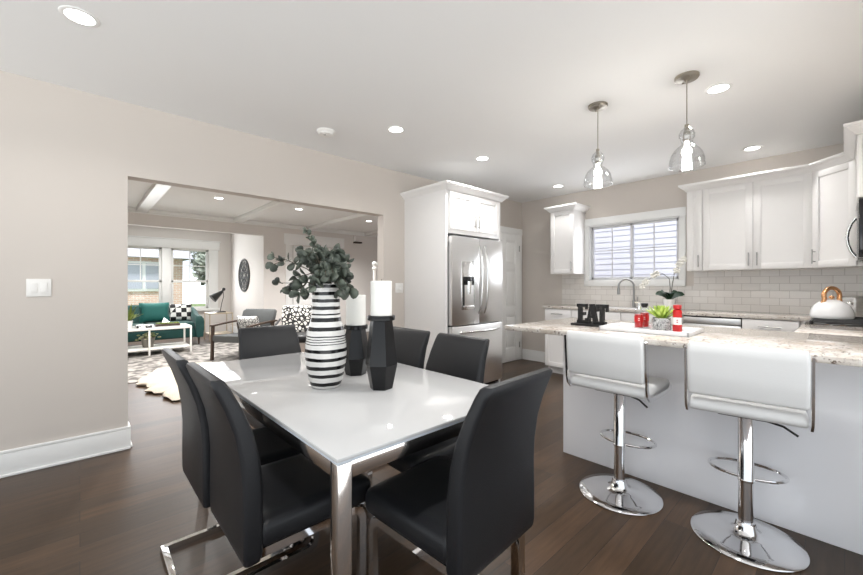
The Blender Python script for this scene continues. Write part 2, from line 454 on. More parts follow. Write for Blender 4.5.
struct('floor', MB().box(-2.6, 7.0, -2.2, 11.0, -0.08, 0.0), 'floor', smooth=False)
struct('ceiling', MB().box(-2.6, 5.45, -2.2, 11.0, CH, CH + 0.1).box(5.45, 7.12, VW, 11.0, CH, CH + 0.1), 'ceiling', smooth=False)
OL, OR_, OH = 0.259, 2.551, 2.002
mb = MB()
mb.box(-2.6, OL, VW, VW + 0.12, 0, CH); mb.box(OL, OR_, VW, VW + 0.12, OH, CH); mb.box(OR_, 5.42, VW, VW + 0.12, 0, CH)
struct('wall_left', mb, 'wall', smooth=False)
# kitchen window wall with its opening
WV0, WV1, WZ0, WZ1 = 1.345, 2.458, 1.262, 2.030
mb = MB()
mb.box(UB, UB + 0.15, VR - 0.12, WV0, 0, CH); mb.box(UB, UB + 0.15, WV1, VW, 0, CH)
mb.box(UB, UB + 0.15, WV0, WV1, 0, WZ0); mb.box(UB, UB + 0.15, WV0, WV1, WZ1, CH)
struct('wall_back', mb, 'wall', smooth=False)
struct('wall_right', MB().box(2.30, UB, VR - 0.12, VR, 0, CH), 'wall', smooth=False)
# living room walls
mb = MB()
mb.box(2.87, 7.0, VL, VL + 0.12, 0, CH)                                # far wall with front door
mb.box(-1.6, 2.87, VL, VL + 0.12, 2.25, CH)                            # header over the bay
struct('wall_front', mb, 'lr_wall', smooth=False)
struct('wall_bay_side', MB().box(2.87, 2.99, VL + 0.12, VB, 0, CH), 'lr_wall', smooth=False)
mb = MB()
bw = [(0.62, 1.40), (1.58, 2.36)]; bz0, bz1 = 0.62, 2.075
mb.box(-1.6, 0.62, VB, VB + 0.15, 0, CH); mb.box(1.40, 1.58, VB, VB + 0.15, bz0, bz1); mb.box(2.36, 2.99, VB, VB + 0.15, 0, CH)
mb.box(0.62, 2.36, VB, VB + 0.15, 0, bz0); mb.box(0.62, 2.36, VB, VB + 0.15, bz1, CH)
struct('wall_bay', mb, 'lr_wall', smooth=False)
struct('wall_side', MB().box(-1.72, -1.6, VW + 0.12, VB + 0.15, 0, CH), 'lr_wall', smooth=False)
struct('wall_end', MB().box(7.0, 7.12, VW + 0.12, VL, 0, CH), 'lr_wall', smooth=False)
# ceiling beams and crown of the living room
mb = MB()
for u in (-0.75, 0.79, 2.35, 3.90, 5.45): mb.box(u - 0.08, u + 0.08, VW + 0.12, VL, CH - 0.07, CH, 0.006)
struct('trim_1', mb, 'trim')
mb = MB(); mb.box(-1.6, 7.0, VL - 0.05, VL, CH - 0.05, CH, 0.01); mb.box(-1.6, 7.0, VL - 0.02, VL, CH - 0.085, CH - 0.045, 0.006)
struct('trim_2', mb, 'trim')

def baseboard(name, segs, hgt=0.165, th=0.016):
    mb = MB()
    for x0, x1, y0, y1, ax in segs:
        mb.box(x0, x1, y0, y1, 0, hgt - 0.022, 0.002)
        if ax == 'x':
            s = 1 if y0 < VW - 0.001 else -1
        # moulded cap and shoe
        cx0, cx1, cy0, cy1 = x0, x1, y0, y1
        mb.box(cx0, cx1, cy0, cy1, hgt - 0.022, hgt, 0.006)
        g = 0.012
        if ax == 'x-': mb.box(x0, x1, y0 - g, y0, 0, 0.018, 0.005)
        if ax == 'y-': mb.box(x0 - g, x0, y0, y1, 0, 0.018, 0.005)
        if ax == 'y+': mb.box(x1, x1 + g, y0, y1, 0, 0.018, 0.005)
    return struct(name, mb, 'trim')
baseboard('baseboard_left', [(-2.6, OL + 0.016, VW - 0.016, VW, 'x-'), (OL, OL + 0.016, VW, VW + 0.12, 'y+')])
baseboard('baseboard_middle', [(OR_ - 0.016, 2.85, VW - 0.016, VW, 'x-'), (OR_ - 0.016, OR_, VW, VW + 0.12, 'y-')])
baseboard('baseboard_back', [(UB - 0.016, UB, 2.79, VW - 0.02, 'y-')])
baseboard('baseboard_front', [(2.87, 3.25, VL - 0.016, VL, 'x-'), (4.85, 7.0, VL - 0.016, VL, 'x-')])
baseboard('baseboard_bay', [(2.854, 2.87, VL, VB, 'y-')])

# subway tile splash
struct('trim_3', MB().box(UB - 0.010, UB, VR, 1.20, 0.914, 1.36).box(UB - 0.010, UB, 1.20, 2.86, 0.914, 1.19).box(UB - 0.010, UB, 2.51, 2.86, 1.19, 1.36), 'tile', smooth=False)
struct('trim_4', MB().box(2.30, UB - 0.010, VR, VR + 0.010, 0.914, 1.36), 'tile_side', smooth=False)

# kitchen window: casing, two sashes with crossing muntins, panes
mb = MB()
x0 = UB - 0.022
mb.box(x0, UB, WV0 - 0.065, WV0, WZ0 - 0.07, WZ1 + 0.005, 0.004); mb.box(x0, UB, WV1, WV1 + 0.06, WZ0 - 0.07, WZ1 + 0.005, 0.004)
mb.box(x0 - 0.004, UB, WV0 - 0.068, WV1 + 0.063, WZ1, WZ1 + 0.10, 0.004); mb.box(x0 - 0.004, UB, WV0 - 0.065, WV1 + 0.06, WZ0 - 0.078, WZ0, 0.004)
mb.box(UB, UB + 0.12, WV0, WV0 + 0.012, WZ0, WZ1); mb.box(UB, UB + 0.12, WV1 - 0.012, WV1, WZ0, WZ1)
mb.box(UB, UB + 0.12, WV0, WV1, WZ0, WZ0 + 0.012); mb.box(UB, UB + 0.12, WV0, WV1, WZ1 - 0.012, WZ1)
win1 = struct('window_1', mb, 'trim')
mid = (WV0 + WV1) / 2
M['sash'] = mat('grey_vinyl_sash', srgb(214, 214, 216), 0.4)
for a, b in ((WV0 + 0.012, mid + 0.015), (mid - 0.015, WV1 - 0.012)):
    off = 0.03 if a < mid - 0.1 else 0.06
    mb = MB()
    X0, X1 = UB + off, UB + off + 0.03
    mb.box(X0, X1, a, a + 0.03, WZ0 + 0.012, WZ1 - 0.012, 0.003); mb.box(X0, X1, b - 0.03, b, WZ0 + 0.012, WZ1 - 0.012, 0.003)
    mb.box(X0, X1, a, b, WZ0 + 0.012, WZ0 + 0.045, 0.003); mb.box(X0, X1, a, b, WZ1 - 0.045, WZ1 - 0.012, 0.003)
    sash = mb.build('sash', 'sash', win1)
    mb = MB(); c = (a + b) / 2; zc = (WZ0 + WZ1) / 2 + 0.03
    mb.box(X0 + 0.01, X0 + 0.02, c - 0.007, c + 0.007, WZ0 + 0.04, WZ1 - 0.04); mb.box(X0 + 0.01, X0 + 0.02, a + 0.03, b - 0.03, zc - 0.007, zc + 0.007)
    mb.build('muntin', 'sash', sash)
    MB().box(X0 + 0.013, X0 + 0.017, a + 0.03, b - 0.03, WZ0 + 0.045, WZ1 - 0.045).build('pane', 'pane', sash)

# bay windows
for i, (a, b) in enumerate(bw):
    mb = MB(); t = 0.05
    mb.box(a, a + t, VB + 0.03, VB + 0.09, bz0, bz1, 0.004); mb.box(b - t, b, VB + 0.03, VB + 0.09, bz0, bz1, 0.004)
    mb.box(a, b, VB + 0.03, VB + 0.09, bz0, bz0 + t, 0.004); mb.box(a, b, VB + 0.03, VB + 0.09, bz1 - t, bz1, 0.004)
    wz = 1.29
    mb.box(a, b, VB + 0.03, VB + 0.09, wz - 0.025, wz + 0.025, 0.004)
    wn = struct('window_%d' % (i + 2), mb, 'trim')
    mb = MB(); c = (a + b) / 2; zc = (wz + bz1) / 2 - 0.02
    mb.box(c - 0.010, c + 0.010, VB + 0.05, VB + 0.07, wz, bz1); mb.box(a, b, VB + 0.05, VB + 0.07, zc - 0.010, zc + 0.010)
    mb.build('muntin', 'trim', wn)
    MB().box(a + t, b - t, VB + 0.058, VB + 0.062, bz0 + t, bz1 - t).build('pane', 'pane', wn)
mb = MB()
mb.box(0.40, 0.62, VB - 0.03, VB, 0.5, 2.08, 0.004); mb.box(1.40, 1.58, VB - 0.03, VB, 0.5, 2.08, 0.004); mb.box(2.36, 2.57, VB - 0.03, VB, 0.5, 2.08, 0.004)
mb.box(0.36, 2.60, VB - 0.04, VB, 2.07, 2.28, 0.006); mb.box(0.34, 2.62, VB - 0.055, VB, 2.27, 2.30, 0.006); mb.box(0.36, 2.60, VB - 0.06, VB, 0.56, 0.62, 0.006)
struct('trim_5', mb, 'trim')

# doors: panel door beside the refrigerator; front door of the living room
def panel_door(name, mtx, w, h, knob_x, label=None):
    mb = MB(mtx)
    t = 0.035
    st = 0.11; rows = [(0.22, 0.72), (0.86, 1.42), (1.54, h - 0.12)]
    mb.box(0, w, 0, t - 0.010, 0.008, h)
    mb.box(0, st, 0, t, 0.008, h, 0.002); mb.box(w - st, w, 0, t, 0.008, h, 0.002); mb.box(w / 2 - 0.05, w / 2 + 0.05, 0, t, 0.008, h, 0.002)
    zs = [0.008] + [q for r_ in rows for q in r_] + [h]
    for q in range(0, len(zs), 2): mb.box(st - 0.002, w - st + 0.002, 0, t - 0.0005, zs[q], zs[q + 1], 0.002)
    for z0, z1 in rows:
        for xa, xb in ((st, w / 2 - 0.05), (w / 2 + 0.05, w - st)):
            mb.box(xa + 0.025, xb - 0.025, 0, t - 0.003, z0 + 0.025, z1 - 0.025, 0.006)
    d = struct(name, mb, 'trim')
    k = MB(mtx)
    k.cyl((knob_x, t, 0.98), (knob_x, t + 0.03, 0.98), 0.012); k.ball((knob_x, t + 0.05, 0.98), 0.028, (1, 0.8, 1))
    k.build('door_knob', 'nickel', d)
    hg = MB(mtx); hx = w - 0.004 if knob_x < w / 2 else 0.004
    for z in (0.25, 1.78): hg.cyl((hx, t + 0.004, z - 0.045), (hx, t + 0.004, z + 0.045), 0.007, seg=10)
    hg.build('hinge', 'pull', d)
    return d
mt = frame_mtx((4.36, VW - 0.002, 0), (1, 0, 0), (0, -1, 0))
panel_door('door_1', mt, 0.82, 2.0, 0.07)
mb = MB()
mb.box(5.185, 5.275, VW - 0.022, VW, 0, 2.02, 0.003); mb.box(4.26, 4.35, VW - 0.022, VW, 0, 2.02, 0.003); mb.box(4.25, 5.285, VW - 0.026, VW, 2.005, 2.10, 0.003)
struct('trim_6', mb, 'trim')
mt = frame_mtx((3.50, VL - 0.002, 0), (1, 0, 0), (0, -1, 0))
panel_door('door_2', mt, 1.0, 2.08, 0.08)
mb = MB()
mb.box(3.34, 3.49, VL - 0.024, VL, 0, 2.12, 0.003); mb.box(4.51, 4.66, VL - 0.024, VL, 0, 2.12, 0.003); mb.box(3.30, 4.78, VL - 0.03, VL, 2.10, 2.34, 0.004)
struct('trim_7', mb, 'trim')

# ------------------------------------------------------------------ outside
struct('ground', MB().box(-30, 40, 11.2, 40, -0.6, -0.5), 'lawn', smooth=False)
h = thing('brick_house', 'brick house with white windows seen across the street through the living room windows', 'house', (1.0, 19.0, -0.5))
MB().box(-6, 3.2, 19, 25, -0.5, 2.35).build('wall', 'brick', h, smooth=False)
MB().prism([(-6.4, 18.6, 2.3), (-6.4, 25.4, 2.3), (-6.4, 22, 4.4)], (9.9, 0, 0)).build('roof', 'shingle', h, smooth=False)
for k in range(4):
    x = -4.9 + k * 2.05
    f = MB().box(x, x + 1.25, 18.93, 19.02, 0.95, 2.15, 0.01).build('window', 'trim', h)
    for a in (0.1, 0.68): MB().box(x + a, x + a + 0.47, 18.91, 18.94, 1.05, 2.05).build('pane', M['screen'] if False else mat('house_window_pane', srgb(176, 180, 192), 0.3), f)
nb = thing('neighbour_house', 'white clapboard wall of the neighbouring house outside the kitchen window', 'house', (7.4, 1.9, -0.5))
mb = MB(); z = -0.5
while z < 4.5:
    mb.prism([(7.42, -2.5, z), (7.402, -2.5, z), (7.412, -2.5, z + 0.105), (7.42, -2.5, z + 0.105)], (0, 8.0, 0)); z += 0.105
mb.build('siding', 'siding', nb, smooth=False)
MB().box(7.42, 7.6, -2.5, 5.5, -0.5, 4.6).build('wall', 'siding', nb, smooth=False)
def tree(x, y, hgt, r, label, n=420):
    t = thing('street_tree', label, 'tree', (x, y, -0.5))
    mb = MB(); mb.tube([(x, y, -0.5), (x + 0.1, y, hgt * 0.4), (x, y + 0.1, hgt * 0.8)], 0.16, 10, 0.05)
    for k in range(5):
        a = k * 1.3; mb.tube([(x + 0.1, y, hgt * 0.45), (x + r * 0.6 * math.cos(a), y + r * 0.6 * math.sin(a), hgt * (0.6 + 0.06 * k))], 0.05, 6, 0.015)
    mb.build('trunk', 'stem', t)
    rg = random.Random(int(x * 10)); tm = bmesh.new()
    for k in range(n):
        d = Vector((rg.gauss(0, 1), rg.gauss(0, 1), rg.gauss(0, 1))).normalized() * (rg.random() ** 0.4)
        c = Vector((x, y, hgt * 0.72)) + Vector((d.x * r, d.y * r, d.z * hgt * 0.42))
        e1 = Vector((rg.gauss(0, 1), rg.gauss(0, 1), rg.gauss(0, 1))).normalized(); e2 = e1.orthogonal().normalized(); s_ = rg.uniform(0.1, 0.24)
        vs = [tm.verts.new(c + e1 * s_), tm.verts.new(c + e2 * s_ * 0.5), tm.verts.new(c - e1 * s_), tm.verts.new(c - e2 * s_ * 0.5)]
        tm.faces.new(vs)
    mb = MB(); mb._take(tm); mb.build('foliage', 'bush', t, smooth=False)
tree(4.6, 17.6, 2.7, 1.25, 'leafy green tree beside the brick house, seen through the right bay window', 1500)
tree(5.6, 21.5, 4.4, 1.9, 'taller tree farther back to the right of the brick house', 1200)

# ------------------------------------------------------------------ ceiling fixtures
def downlight(x, y, label, power, grp):
    t = thing('recessed_light', label, 'ceiling light', (x, y, CH), 0, grp)
    MB().lathe([(0.078, 0), (0.078, -0.003), (0.072, -0.006), (0.058, -0.004), (0.058, 0)], (x, y, CH), 32, cap=False).build('trim_ring', 'trim', t)
    MB().lathe([(0.0585, -0.001), (0.0585, -0.003)], (x, y, CH), 32).build('lens', 'lens', t)
    d = bpy.data.lights.new('downlight_lamp', 'AREA'); d.shape = 'DISK'; d.size = 0.115; d.energy = power; d.color = (1, 0.985, 0.968); d.spread = R(140)
    o = bpy.data.objects.new('downlight_lamp', d); COL.objects.link(o); o.parent = t; o.location = (0, 0, -0.012)
PW = 6.0
G = 'recessed ceiling lights'
downlight(0.00, 2.59, 'recessed ceiling light at far left, above the bare wall', PW, G)
downlight(2.00, 2.62, 'recessed ceiling light in front of the smoke detector', PW, G)
downlight(3.13, 2.60, 'recessed ceiling light above the refrigerator cabinet', PW * 2.0, G)
downlight(4.76, 2.63, 'recessed ceiling light nearest the kitchen corner, above the panel door', PW * 0.5, G)
downlight(3.20, 0.585, 'recessed ceiling light beside the right pendant canopy', PW * 2.6, G)
downlight(4.84, 0.615, 'recessed ceiling light above the upper wall cabinets', PW, G)
downlight(1.75, 0.585, 'added ceiling fill light above the bar stools, just out of frame', PW * 2.2, G)  # unseen light added to brighten the peninsula panel
downlight(0.00, 0.585, 'added ceiling fill light above the camera, out of frame', PW, G)  # unseen extra light, added for general fill
G2 = 'living room recessed lights'
downlight(1.576, 6.54, 'leftmost living room recessed light, seen through the wide opening', PW * 6, G2)
downlight(2.843, 6.53, 'middle living room recessed light above the bouquet', PW * 6, G2)
downlight(-0.05, 6.54, 'added living room fill light, unseen behind the left end of the wall', PW * 6, G2)  # extra light added out of view to brighten the living room
downlight(1.20, 9.40, 'added unseen fill light over the sofa in the window bay', PW * 6, G2)  # added to fill the bay with light, never in view
for u_, n_ in ((0.70, 'left'), (2.10, 'middle'), (3.50, 'right')):
    downlight(u_, 4.75, 'added living room fill light just beyond the opening, the %s one, hidden by the header' % n_, PW * 5, G2)  # unseen row added to light the header and far wall
downlight(4.454, 6.76, 'rightmost living room recessed light by the right jamb of the opening', PW * 6, G2)

sd = thing('smoke_detector', 'round white smoke detector on the ceiling above the wide opening', 'smoke detector', (1.576, 3.065, CH))
MB().lathe([(0.078, 0), (0.078, -0.012), (0.072, -0.02), (0.065, -0.022), (0.06, -0.034), (0.03, -0.04), (0.0005, -0.04)], (1.576, 3.065, CH), 36).build('housing', 'plate', sd)
MB().lathe([(0.010, -0.038), (0.010, -0.043), (0.0005, -0.043)], (1.556, 3.05, CH), 12).build('test_button', 'pull', sd)

def pendant(x, y, zb, label):
    t = thing('pendant_light', label, 'pendant light', (x, y, CH), 0, 'glass pendants over the peninsula')
    MB().lathe([(0.068, 0), (0.068, -0.012), (0.062, -0.02), (0.02, -0.024), (0.008, -0.034), (0.0005, -0.034)], (x, y, CH), 36).build('canopy', 'nickel', t)
    for a in (40, 220):
        cx, cy = x + 0.045 * math.cos(R(a)), y + 0.045 * math.sin(R(a)); MB().ball((cx, cy, CH - 0.022), 0.007).build('screw', 'nickel', t)
    MB().cyl((x, y, CH - 0.03), (x, y, zb + 0.265), 0.0035, seg=8).build('cord', 'nickel', t)
    mb = MB(); mb.lathe([(0.0005, 0.27), (0.012, 0.268), (0.014, 0.225), (0.020, 0.22), (0.020, 0.165), (0.016, 0.16), (0.0005, 0.158)], (x, y, zb), 24)
    mb.build('socket', 'nickel', t)
    pr = [(0.100, 0.0), (0.099, 0.02), (0.096, 0.045), (0.088, 0.075), (0.073, 0.102), (0.052, 0.124), (0.036, 0.136), (0.030, 0.15), (0.034, 0.165), (0.044, 0.185), (0.045, 0.205), (0.036, 0.228), (0.022, 0.242), (0.016, 0.25)]
    inn = [(max(r_ - 0.003, 0.012), z_) for r_, z_ in pr[::-1]]
    MB().lathe(pr + inn, (x, y, zb), 40, closed=True).build('glass_shade', 'pendant_glass', t)
    MB().lathe([(0.0005, 0.062), (0.018, 0.066), (0.030, 0.088), (0.027, 0.108), (0.014, 0.130), (0.012, 0.16)], (x, y, zb), 24).build('bulb', 'bulb', t)
    d = bpy.data.lights.new('pendant_lamp', 'POINT'); d.energy = 4.5; d.color = (1, 0.95, 0.88); d.shadow_soft_size = 0.03
    o = bpy.data.objects.new('pendant_lamp', d); COL.objects.link(o); o.parent = t; o.location = (0, 0, zb + 0.02 - CH)
pendant(2.84, 1.249, 1.945, 'left clear glass bell pendant, over the EAT sign end of the peninsula')
pendant(2.865, 0.688, 1.962, 'right clear glass bell pendant, nearer the upper cabinets and larger in view')

# ------------------------------------------------------------------ wall plates
def switch(name, loc, n, label):
    x, y, z = loc
    t = thing(name, label, 'light switch', loc)
    MB().box(x - 0.035 - 0.023 * (n - 1), x + 0.035 + 0.023 * (n - 1), y - 0.007, y, z - 0.058, z + 0.058, 0.004).build('plate', 'plate', t)
    for k in range(n):
        cx = x + (k - (n - 1) / 2) * 0.046
        MB().box(cx - 0.016, cx + 0.016, y - 0.011, y - 0.006, z - 0.033, z + 0.033, 0.003).build('rocker', 'plate', t)
switch('light_switch', (-0.196, VW, 1.182), 2, 'white double rocker switch on the bare wall left of the opening')
switch('light_switch', (2.775, VW, 1.165), 2, 'white double rocker switch between the opening and the refrigerator cabinet')

# ------------------------------------------------------------------ cabinets
def shaker(mb, w, h, y=0.0, t=0.02, fr=0.058, x=0.0, z=0.0):
    mb.box(x, x + fr, y, y + t, z, z + h, 0.0015); mb.box(x + w - fr, x + w, y, y + t, z, z + h, 0.0015)
    mb.box(x + fr, x + w - fr, y, y + t, z, z + fr, 0.0015); mb.box(x + fr, x + w - fr, y, y + t, z + h - fr, z + h, 0.0015)
    mb.box(x + fr - 0.001, x + w - fr + 0.001, y, y + t - 0.011, z + fr - 0.001, z + h - fr + 0.001)
def bar_pull(mb, p0, p1, n, r=0.0055, stand=0.028):
    p0, p1, n = Vector(p0), Vector(p1), Vector(n)
    d = (p1 - p0).normalized()
    mb.cyl(p0 + n * stand, p1 + n * stand, r, seg=12)
    for q in (p0 + d * 0.02, p1 - d * 0.02): mb.cyl(q, q + n * stand, r * 0.8, seg=8)
CROWN = [(0.0, 0.0), (0.012, 0.0), (0.018, 0.012), (0.034, 0.026), (0.058, 0.052), (0.070, 0.058), (0.070, 0.066), (0.082, 0.070), (0.082, 0.092), (0.0, 0.092)]
def crown(path, z, name, parent, scale=1.0):
    """moulding profile swept along a plan path (outside lies to the right of travel), mitred"""
    P = [Vector((p[0], p[1], 0)) for p in path]
    rings = []
    for i, p in enumerate(P):
        d0 = (p - P[i - 1]).normalized() if i else (P[1] - p).normalized()
        d1 = (P[i + 1] - p).normalized() if i < len(P) - 1 else d0
        n0 = Vector((d0.y, -d0.x, 0)); n1 = Vector((d1.y, -d1.x, 0))
        m = (n0 + n1).normalized(); k = 1 / max(0.3, m.dot(n0))
        rings.append([p + m * (o * k * scale) + Vector((0, 0, z + q * scale)) for o, q in CROWN])
    mb = MB(); mb.loft(rings, True)
    return mb.build(name, 'cab', parent, angle=25)

UF = 4.969        # front of the wall cabinets' boxes
UZ0, UZ1 = 1.356, 2.236
def wall_cab(v0, v1, label, doors, pull_sides, crown_path=None, end=None):
    """wall cabinet on the window wall between v0 < v1; doors face -u"""
    t = thing('wall_cabinet', label, 'wall cabinet', (UB, (v0 + v1) / 2, UZ0))
    MB().box(UF, UB - 0.0005, v0 + 0.0008, v1 - 0.0008, UZ0, UZ1 + 0.012, 0.001).build('body', 'cab', t)
    n = doors; wd = (v1 - v0) / n
    for k in range(n):
        va = v1 - k * wd - 0.002                            # seen from the room, left door has the larger v
        mt = frame_mtx((UF - 0.001, va, UZ0 + 0.003), (0, -1, 0), (-1, 0, 0))
        mb = MB(mt); shaker(mb, wd - 0.004, UZ1 - UZ0 - 0.008)
        d = mb.build('door', 'cab', t)
        px = 0.03 if pull_sides[k] == 'l' else wd - 0.034
        mb = MB(mt); bar_pull(mb, (px, 0.02, 0.035), (px, 0.02, 0.165), (0, 1, 0)); mb.build('handle', 'pull', d)
    return t
c1 = wall_cab(2.505, 2.855, 'narrow white wall cabinet standing alone left of the kitchen window', 1, 'r')
crown([(UB, 2.505), (UF - 0.021, 2.505), (UF - 0.021, 2.855), (UB, 2.855)][::-1], UZ1 - 0.004, 'crown_moulding', c1, 0.8)
c2 = wall_cab(1.046, 1.190, 'slim one-door white wall cabinet right of the kitchen window', 1, 'r')
c3 = wall_cab(0.200, 1.045, 'wide two-door white wall cabinet between the slim one and the corner one', 2, 'rl')
# diagonal corner cabinet
cc = thing('corner_wall_cabinet', 'white diagonal corner wall cabinet beside the microwave', 'wall cabinet', (UB, VR, UZ0))
A, B_ = Vector((UF, 0.199, 0)), Vector((4.69, -0.08, 0))
MB().prism([(UB - 0.0005, 0.199, UZ0), (UF, 0.199, UZ0), (4.69, -0.08, UZ0), (4.69, VR + 0.0005, UZ0), (UB - 0.0005, VR + 0.0005, UZ0)], (0, 0, UZ1 + 0.012 - UZ0)).build('body', 'cab', cc, smooth=False)
ex = (B_ - A).normalized(); nn = Vector((ex.y, -ex.x, 0))
if nn.x > 0: nn = -nn
L_ = (B_ - A).length
mt = frame_mtx(Vector((A.x, A.y, UZ0 + 0.003)) + ex * 0.014 + nn * 0.001, ex, nn)
mb = MB(mt); shaker(mb, L_ - 0.02, UZ1 - UZ0 - 0.008); d = mb.build('door', 'cab', cc)
mb = MB(mt); bar_pull(mb, (0.03, 0.02, 0.035), (0.03, 0.02, 0.165), (0, 1, 0)); mb.build('handle', 'pull', d)
# cabinet over the microwave and microwave
mc = thing('over_range_cabinet', 'white cabinet over the microwave at the right edge', 'wall cabinet', (4.30, VR, 1.80))
MB().box(3.92, 4.688, VR + 0.0005, -0.08, 1.80, UZ1 + 0.012, 0.001).build('body', 'cab', mc)
for k in range(2):
    mt = frame_mtx((4.686 - k * 0.384, -0.079, 1.803), (-1, 0, 0), (0, 1, 0))
    mb = MB(mt); shaker(mb, 0.38, UZ1 - 1.81); d = mb.build('door', 'cab', mc)
    
crown([(UB, 1.190), (UF - 0.021, 1.190), (UF - 0.021, 0.192), (4.682, -0.059), (3.92, -0.059), (3.92, VR)], UZ1 - 0.004, 'trim_8', None, 0.8)['kind'] = 'structure'
mw = thing('microwave', 'black over-the-range microwave with a curved steel handle, at the right edge', 'microwave', (4.30, VR, 1.375))
MB().box(3.925, 4.683, VR + 0.0005, -0.095, 1.375, 1.797, 0.004).build('body', 'steel', mw)
d = MB().box(4.08, 4.683, -0.095, -0.062, 1.39, 1.79, 0.008).build('door', 'black_gloss', mw)
MB().box(3.925, 4.075, -0.095, -0.064, 1.39, 1.79, 0.006).build('control_panel', 'black_gloss', mw)
mb = MB(); mb.tube([(4.62, -0.062, 1.425), (4.62, -0.035, 1.47), (4.62, -0.018, 1.53), (4.62, -0.012, 1.585), (4.62, -0.018, 1.64), (4.62, -0.035, 1.70), (4.62, -0.062, 1.745)], 0.011, 12)
mb.build('handle', 'steel_bright', d)

# base cabinets under the window wall; fronts face -u at BF
BF = 4.70
CT = 0.914
def base_cab(v0, v1, label, layout, name='base_cabinet', cat='base cabinet'):
    t = thing(name, label, cat, (UB, (v0 + v1) / 2, 0))
    mb = MB(); mb.box(BF, UB - 0.02, v0 + 0.0008, v1 - 0.0008, 0.10, 0.883, 0.001); mb.build('body', 'cab', t)
    MB().box(BF + 0.07, UB - 0.03, v0 + 0.001, v1 - 0.001, 0.0, 0.10).build('toe_kick', 'cab', t)
    def front(kind, a, b, z0, z1, side='c'):
        mt = frame_mtx((BF - 0.001, b - 0.002, z0), (0, -1, 0), (-1, 0, 0)); w_ = b - a - 0.004
        mb = MB(mt)
        if kind == 'door': shaker(mb, w_, z1 - z0)
        else: mb.box(0, w_, 0, 0.02, 0, z1 - z0, 0.002)
        f = mb.build(kind, 'cab', t)
        if side != 'n':
            mb = MB(mt)
            if kind == 'drawer': bar_pull(mb, (w_ / 2 - 0.08, 0.02, (z1 - z0) * 0.6), (w_ / 2 + 0.08, 0.02, (z1 - z0) * 0.6), (0, 1, 0))
            else:
                px = 0.03 if side == 'l' else w_ - 0.03; bar_pull(mb, (px, 0.02, z1 - z0 - 0.17), (px, 0.02, z1 - z0 - 0.04), (0, 1, 0))
            mb.build('handle', 'pull', f)
    for f in layout: front(*f)
    return t
base_cab(2.405, 2.785, 'white base cabinet with one drawer at the left end of the window counter', [('drawer', 2.405, 2.785, 0.72, 0.875), ('door', 2.405, 2.785, 0.105, 0.712, 'r')])
base_cab(1.165, 2.402, 'wide white sink base cabinet under the kitchen window', [('drawer', 1.79, 2.402, 0.72, 0.875, 'n'), ('drawer', 1.165, 1.785, 0.72, 0.875, 'n'), ('door', 1.79, 2.402, 0.105, 0.712, 'r'), ('door', 1.165, 1.785, 0.105, 0.712, 'l')])
base_cab(0.270, 0.672, 'white drawer base cabinet right of the dishwasher', [('drawer', 0.270, 0.672, 0.72, 0.875), ('door', 0.270, 0.672, 0.105, 0.712, 'l')])
dw = thing('dishwasher', 'stainless dishwasher in the window counter, between sink base and drawer cabinet', 'dishwasher', (UB, 0.92, 0))
MB().box(BF, UB - 0.03, 0.676, 1.160, 0.10, 0.882, 0.002).build('body', 'black', dw)
d = MB().box(BF - 0.025, BF, 0.678, 1.158, 0.11, 0.800, 0.004).build('door', 'steel', dw)
MB().box(BF - 0.025, BF, 0.678, 1.158, 0.806, 0.868, 0.004).build('control_strip', 'steel', dw)
mb = MB(); bar_pull(mb, (BF - 0.025, 0.71, 0.765), (BF - 0.025, 1.12, 0.765), (-1, 0, 0), 0.010, 0.035); mb.build('handle', 'steel_bright', d)
MB().box(BF + 0.06, UB - 0.03, 0.678, 1.158, 0, 0.10).build('toe_kick', 'black', dw)
cb = thing('corner_base_cabinet', 'white corner base cabinet between drawers and range', 'base cabinet', (UB, VR, 0))
MB().prism([(UB - 0.02, 0.268, 0.1), (BF, 0.268, 0.1), (4.672, 0.24, 0.1), (4.672, VR + 0.02, 0.1), (UB - 0.02, VR + 0.02, 0.1)], (0, 0, 0.783)).build('body', 'cab', cb, smooth=False)
MB().prism([(UB - 0.03, 0.268, 0), (BF + 0.07, 0.268, 0), (4.75, 0.19, 0), (4.672, 0.17, 0), (4.672, VR + 0.02, 0), (UB - 0.03, VR + 0.02, 0)], (0, 0, 0.1)).build('toe_kick', 'cab', cb, smooth=False)
# counters
ct = tag(MB().box(BF - 0.035, UB - 0.011, 0.27, 2.81, 0.883, CT, 0.003).box(4.668, UB - 0.011, VR + 0.011, 0.272, 0.883, CT, 0.003).build('kitchen_countertop', 'granite'),
         'pale granite countertop running under the kitchen window into the corner', 'countertop')
pc = thing('kitchen_peninsula', 'glossy white panelled peninsula base behind the two bar stools', 'kitchen peninsula', (2.56, 0.5, 0))
MB().box(2.562, 3.15, VR + 0.011, 1.372, 0.0, 0.883, 0.002).build('body', 'panel', pc)
mb = MB()
mb.box(2.553, 2.562, -0.395, 1.3715, 0.001, 0.88, 0.001)
mb.build('back_panel', 'panel', pc)
pt = tag(MB().box(2.205, 3.19, VR + 0.011, 1.632, 0.884, CT, 0.004).build('peninsula_countertop', 'granite'), 'pale speckled granite top of the peninsula, overhanging toward the stools', 'countertop')
rc = thing('side_base_cabinet', 'white base cabinet under the counter between peninsula and range', 'base cabinet', (3.53, VR, 0))
MB().box(3.193, 3.898, VR + 0.011, 0.18, 0.10, 0.883).build('body', 'cab', rc)
mt = frame_mtx((3.896, 0.181, 0.105), (-1, 0, 0), (0, 1, 0))
for k in range(2):
    mb = MB(mt); shaker(mb, 0.346, 0.607, x=k * 0.351); mb.build('door', 'cab', rc)
    mb = MB(mt); mb.box(k * 0.351, k * 0.351 + 0.346, 0, 0.02, 0.615, 0.77, 0.002); mb.build('drawer', 'cab', rc)
MB().box(3.193, 3.898, VR + 0.02, 0.11, 0.0, 0.10).build('toe_kick', 'cab', rc)
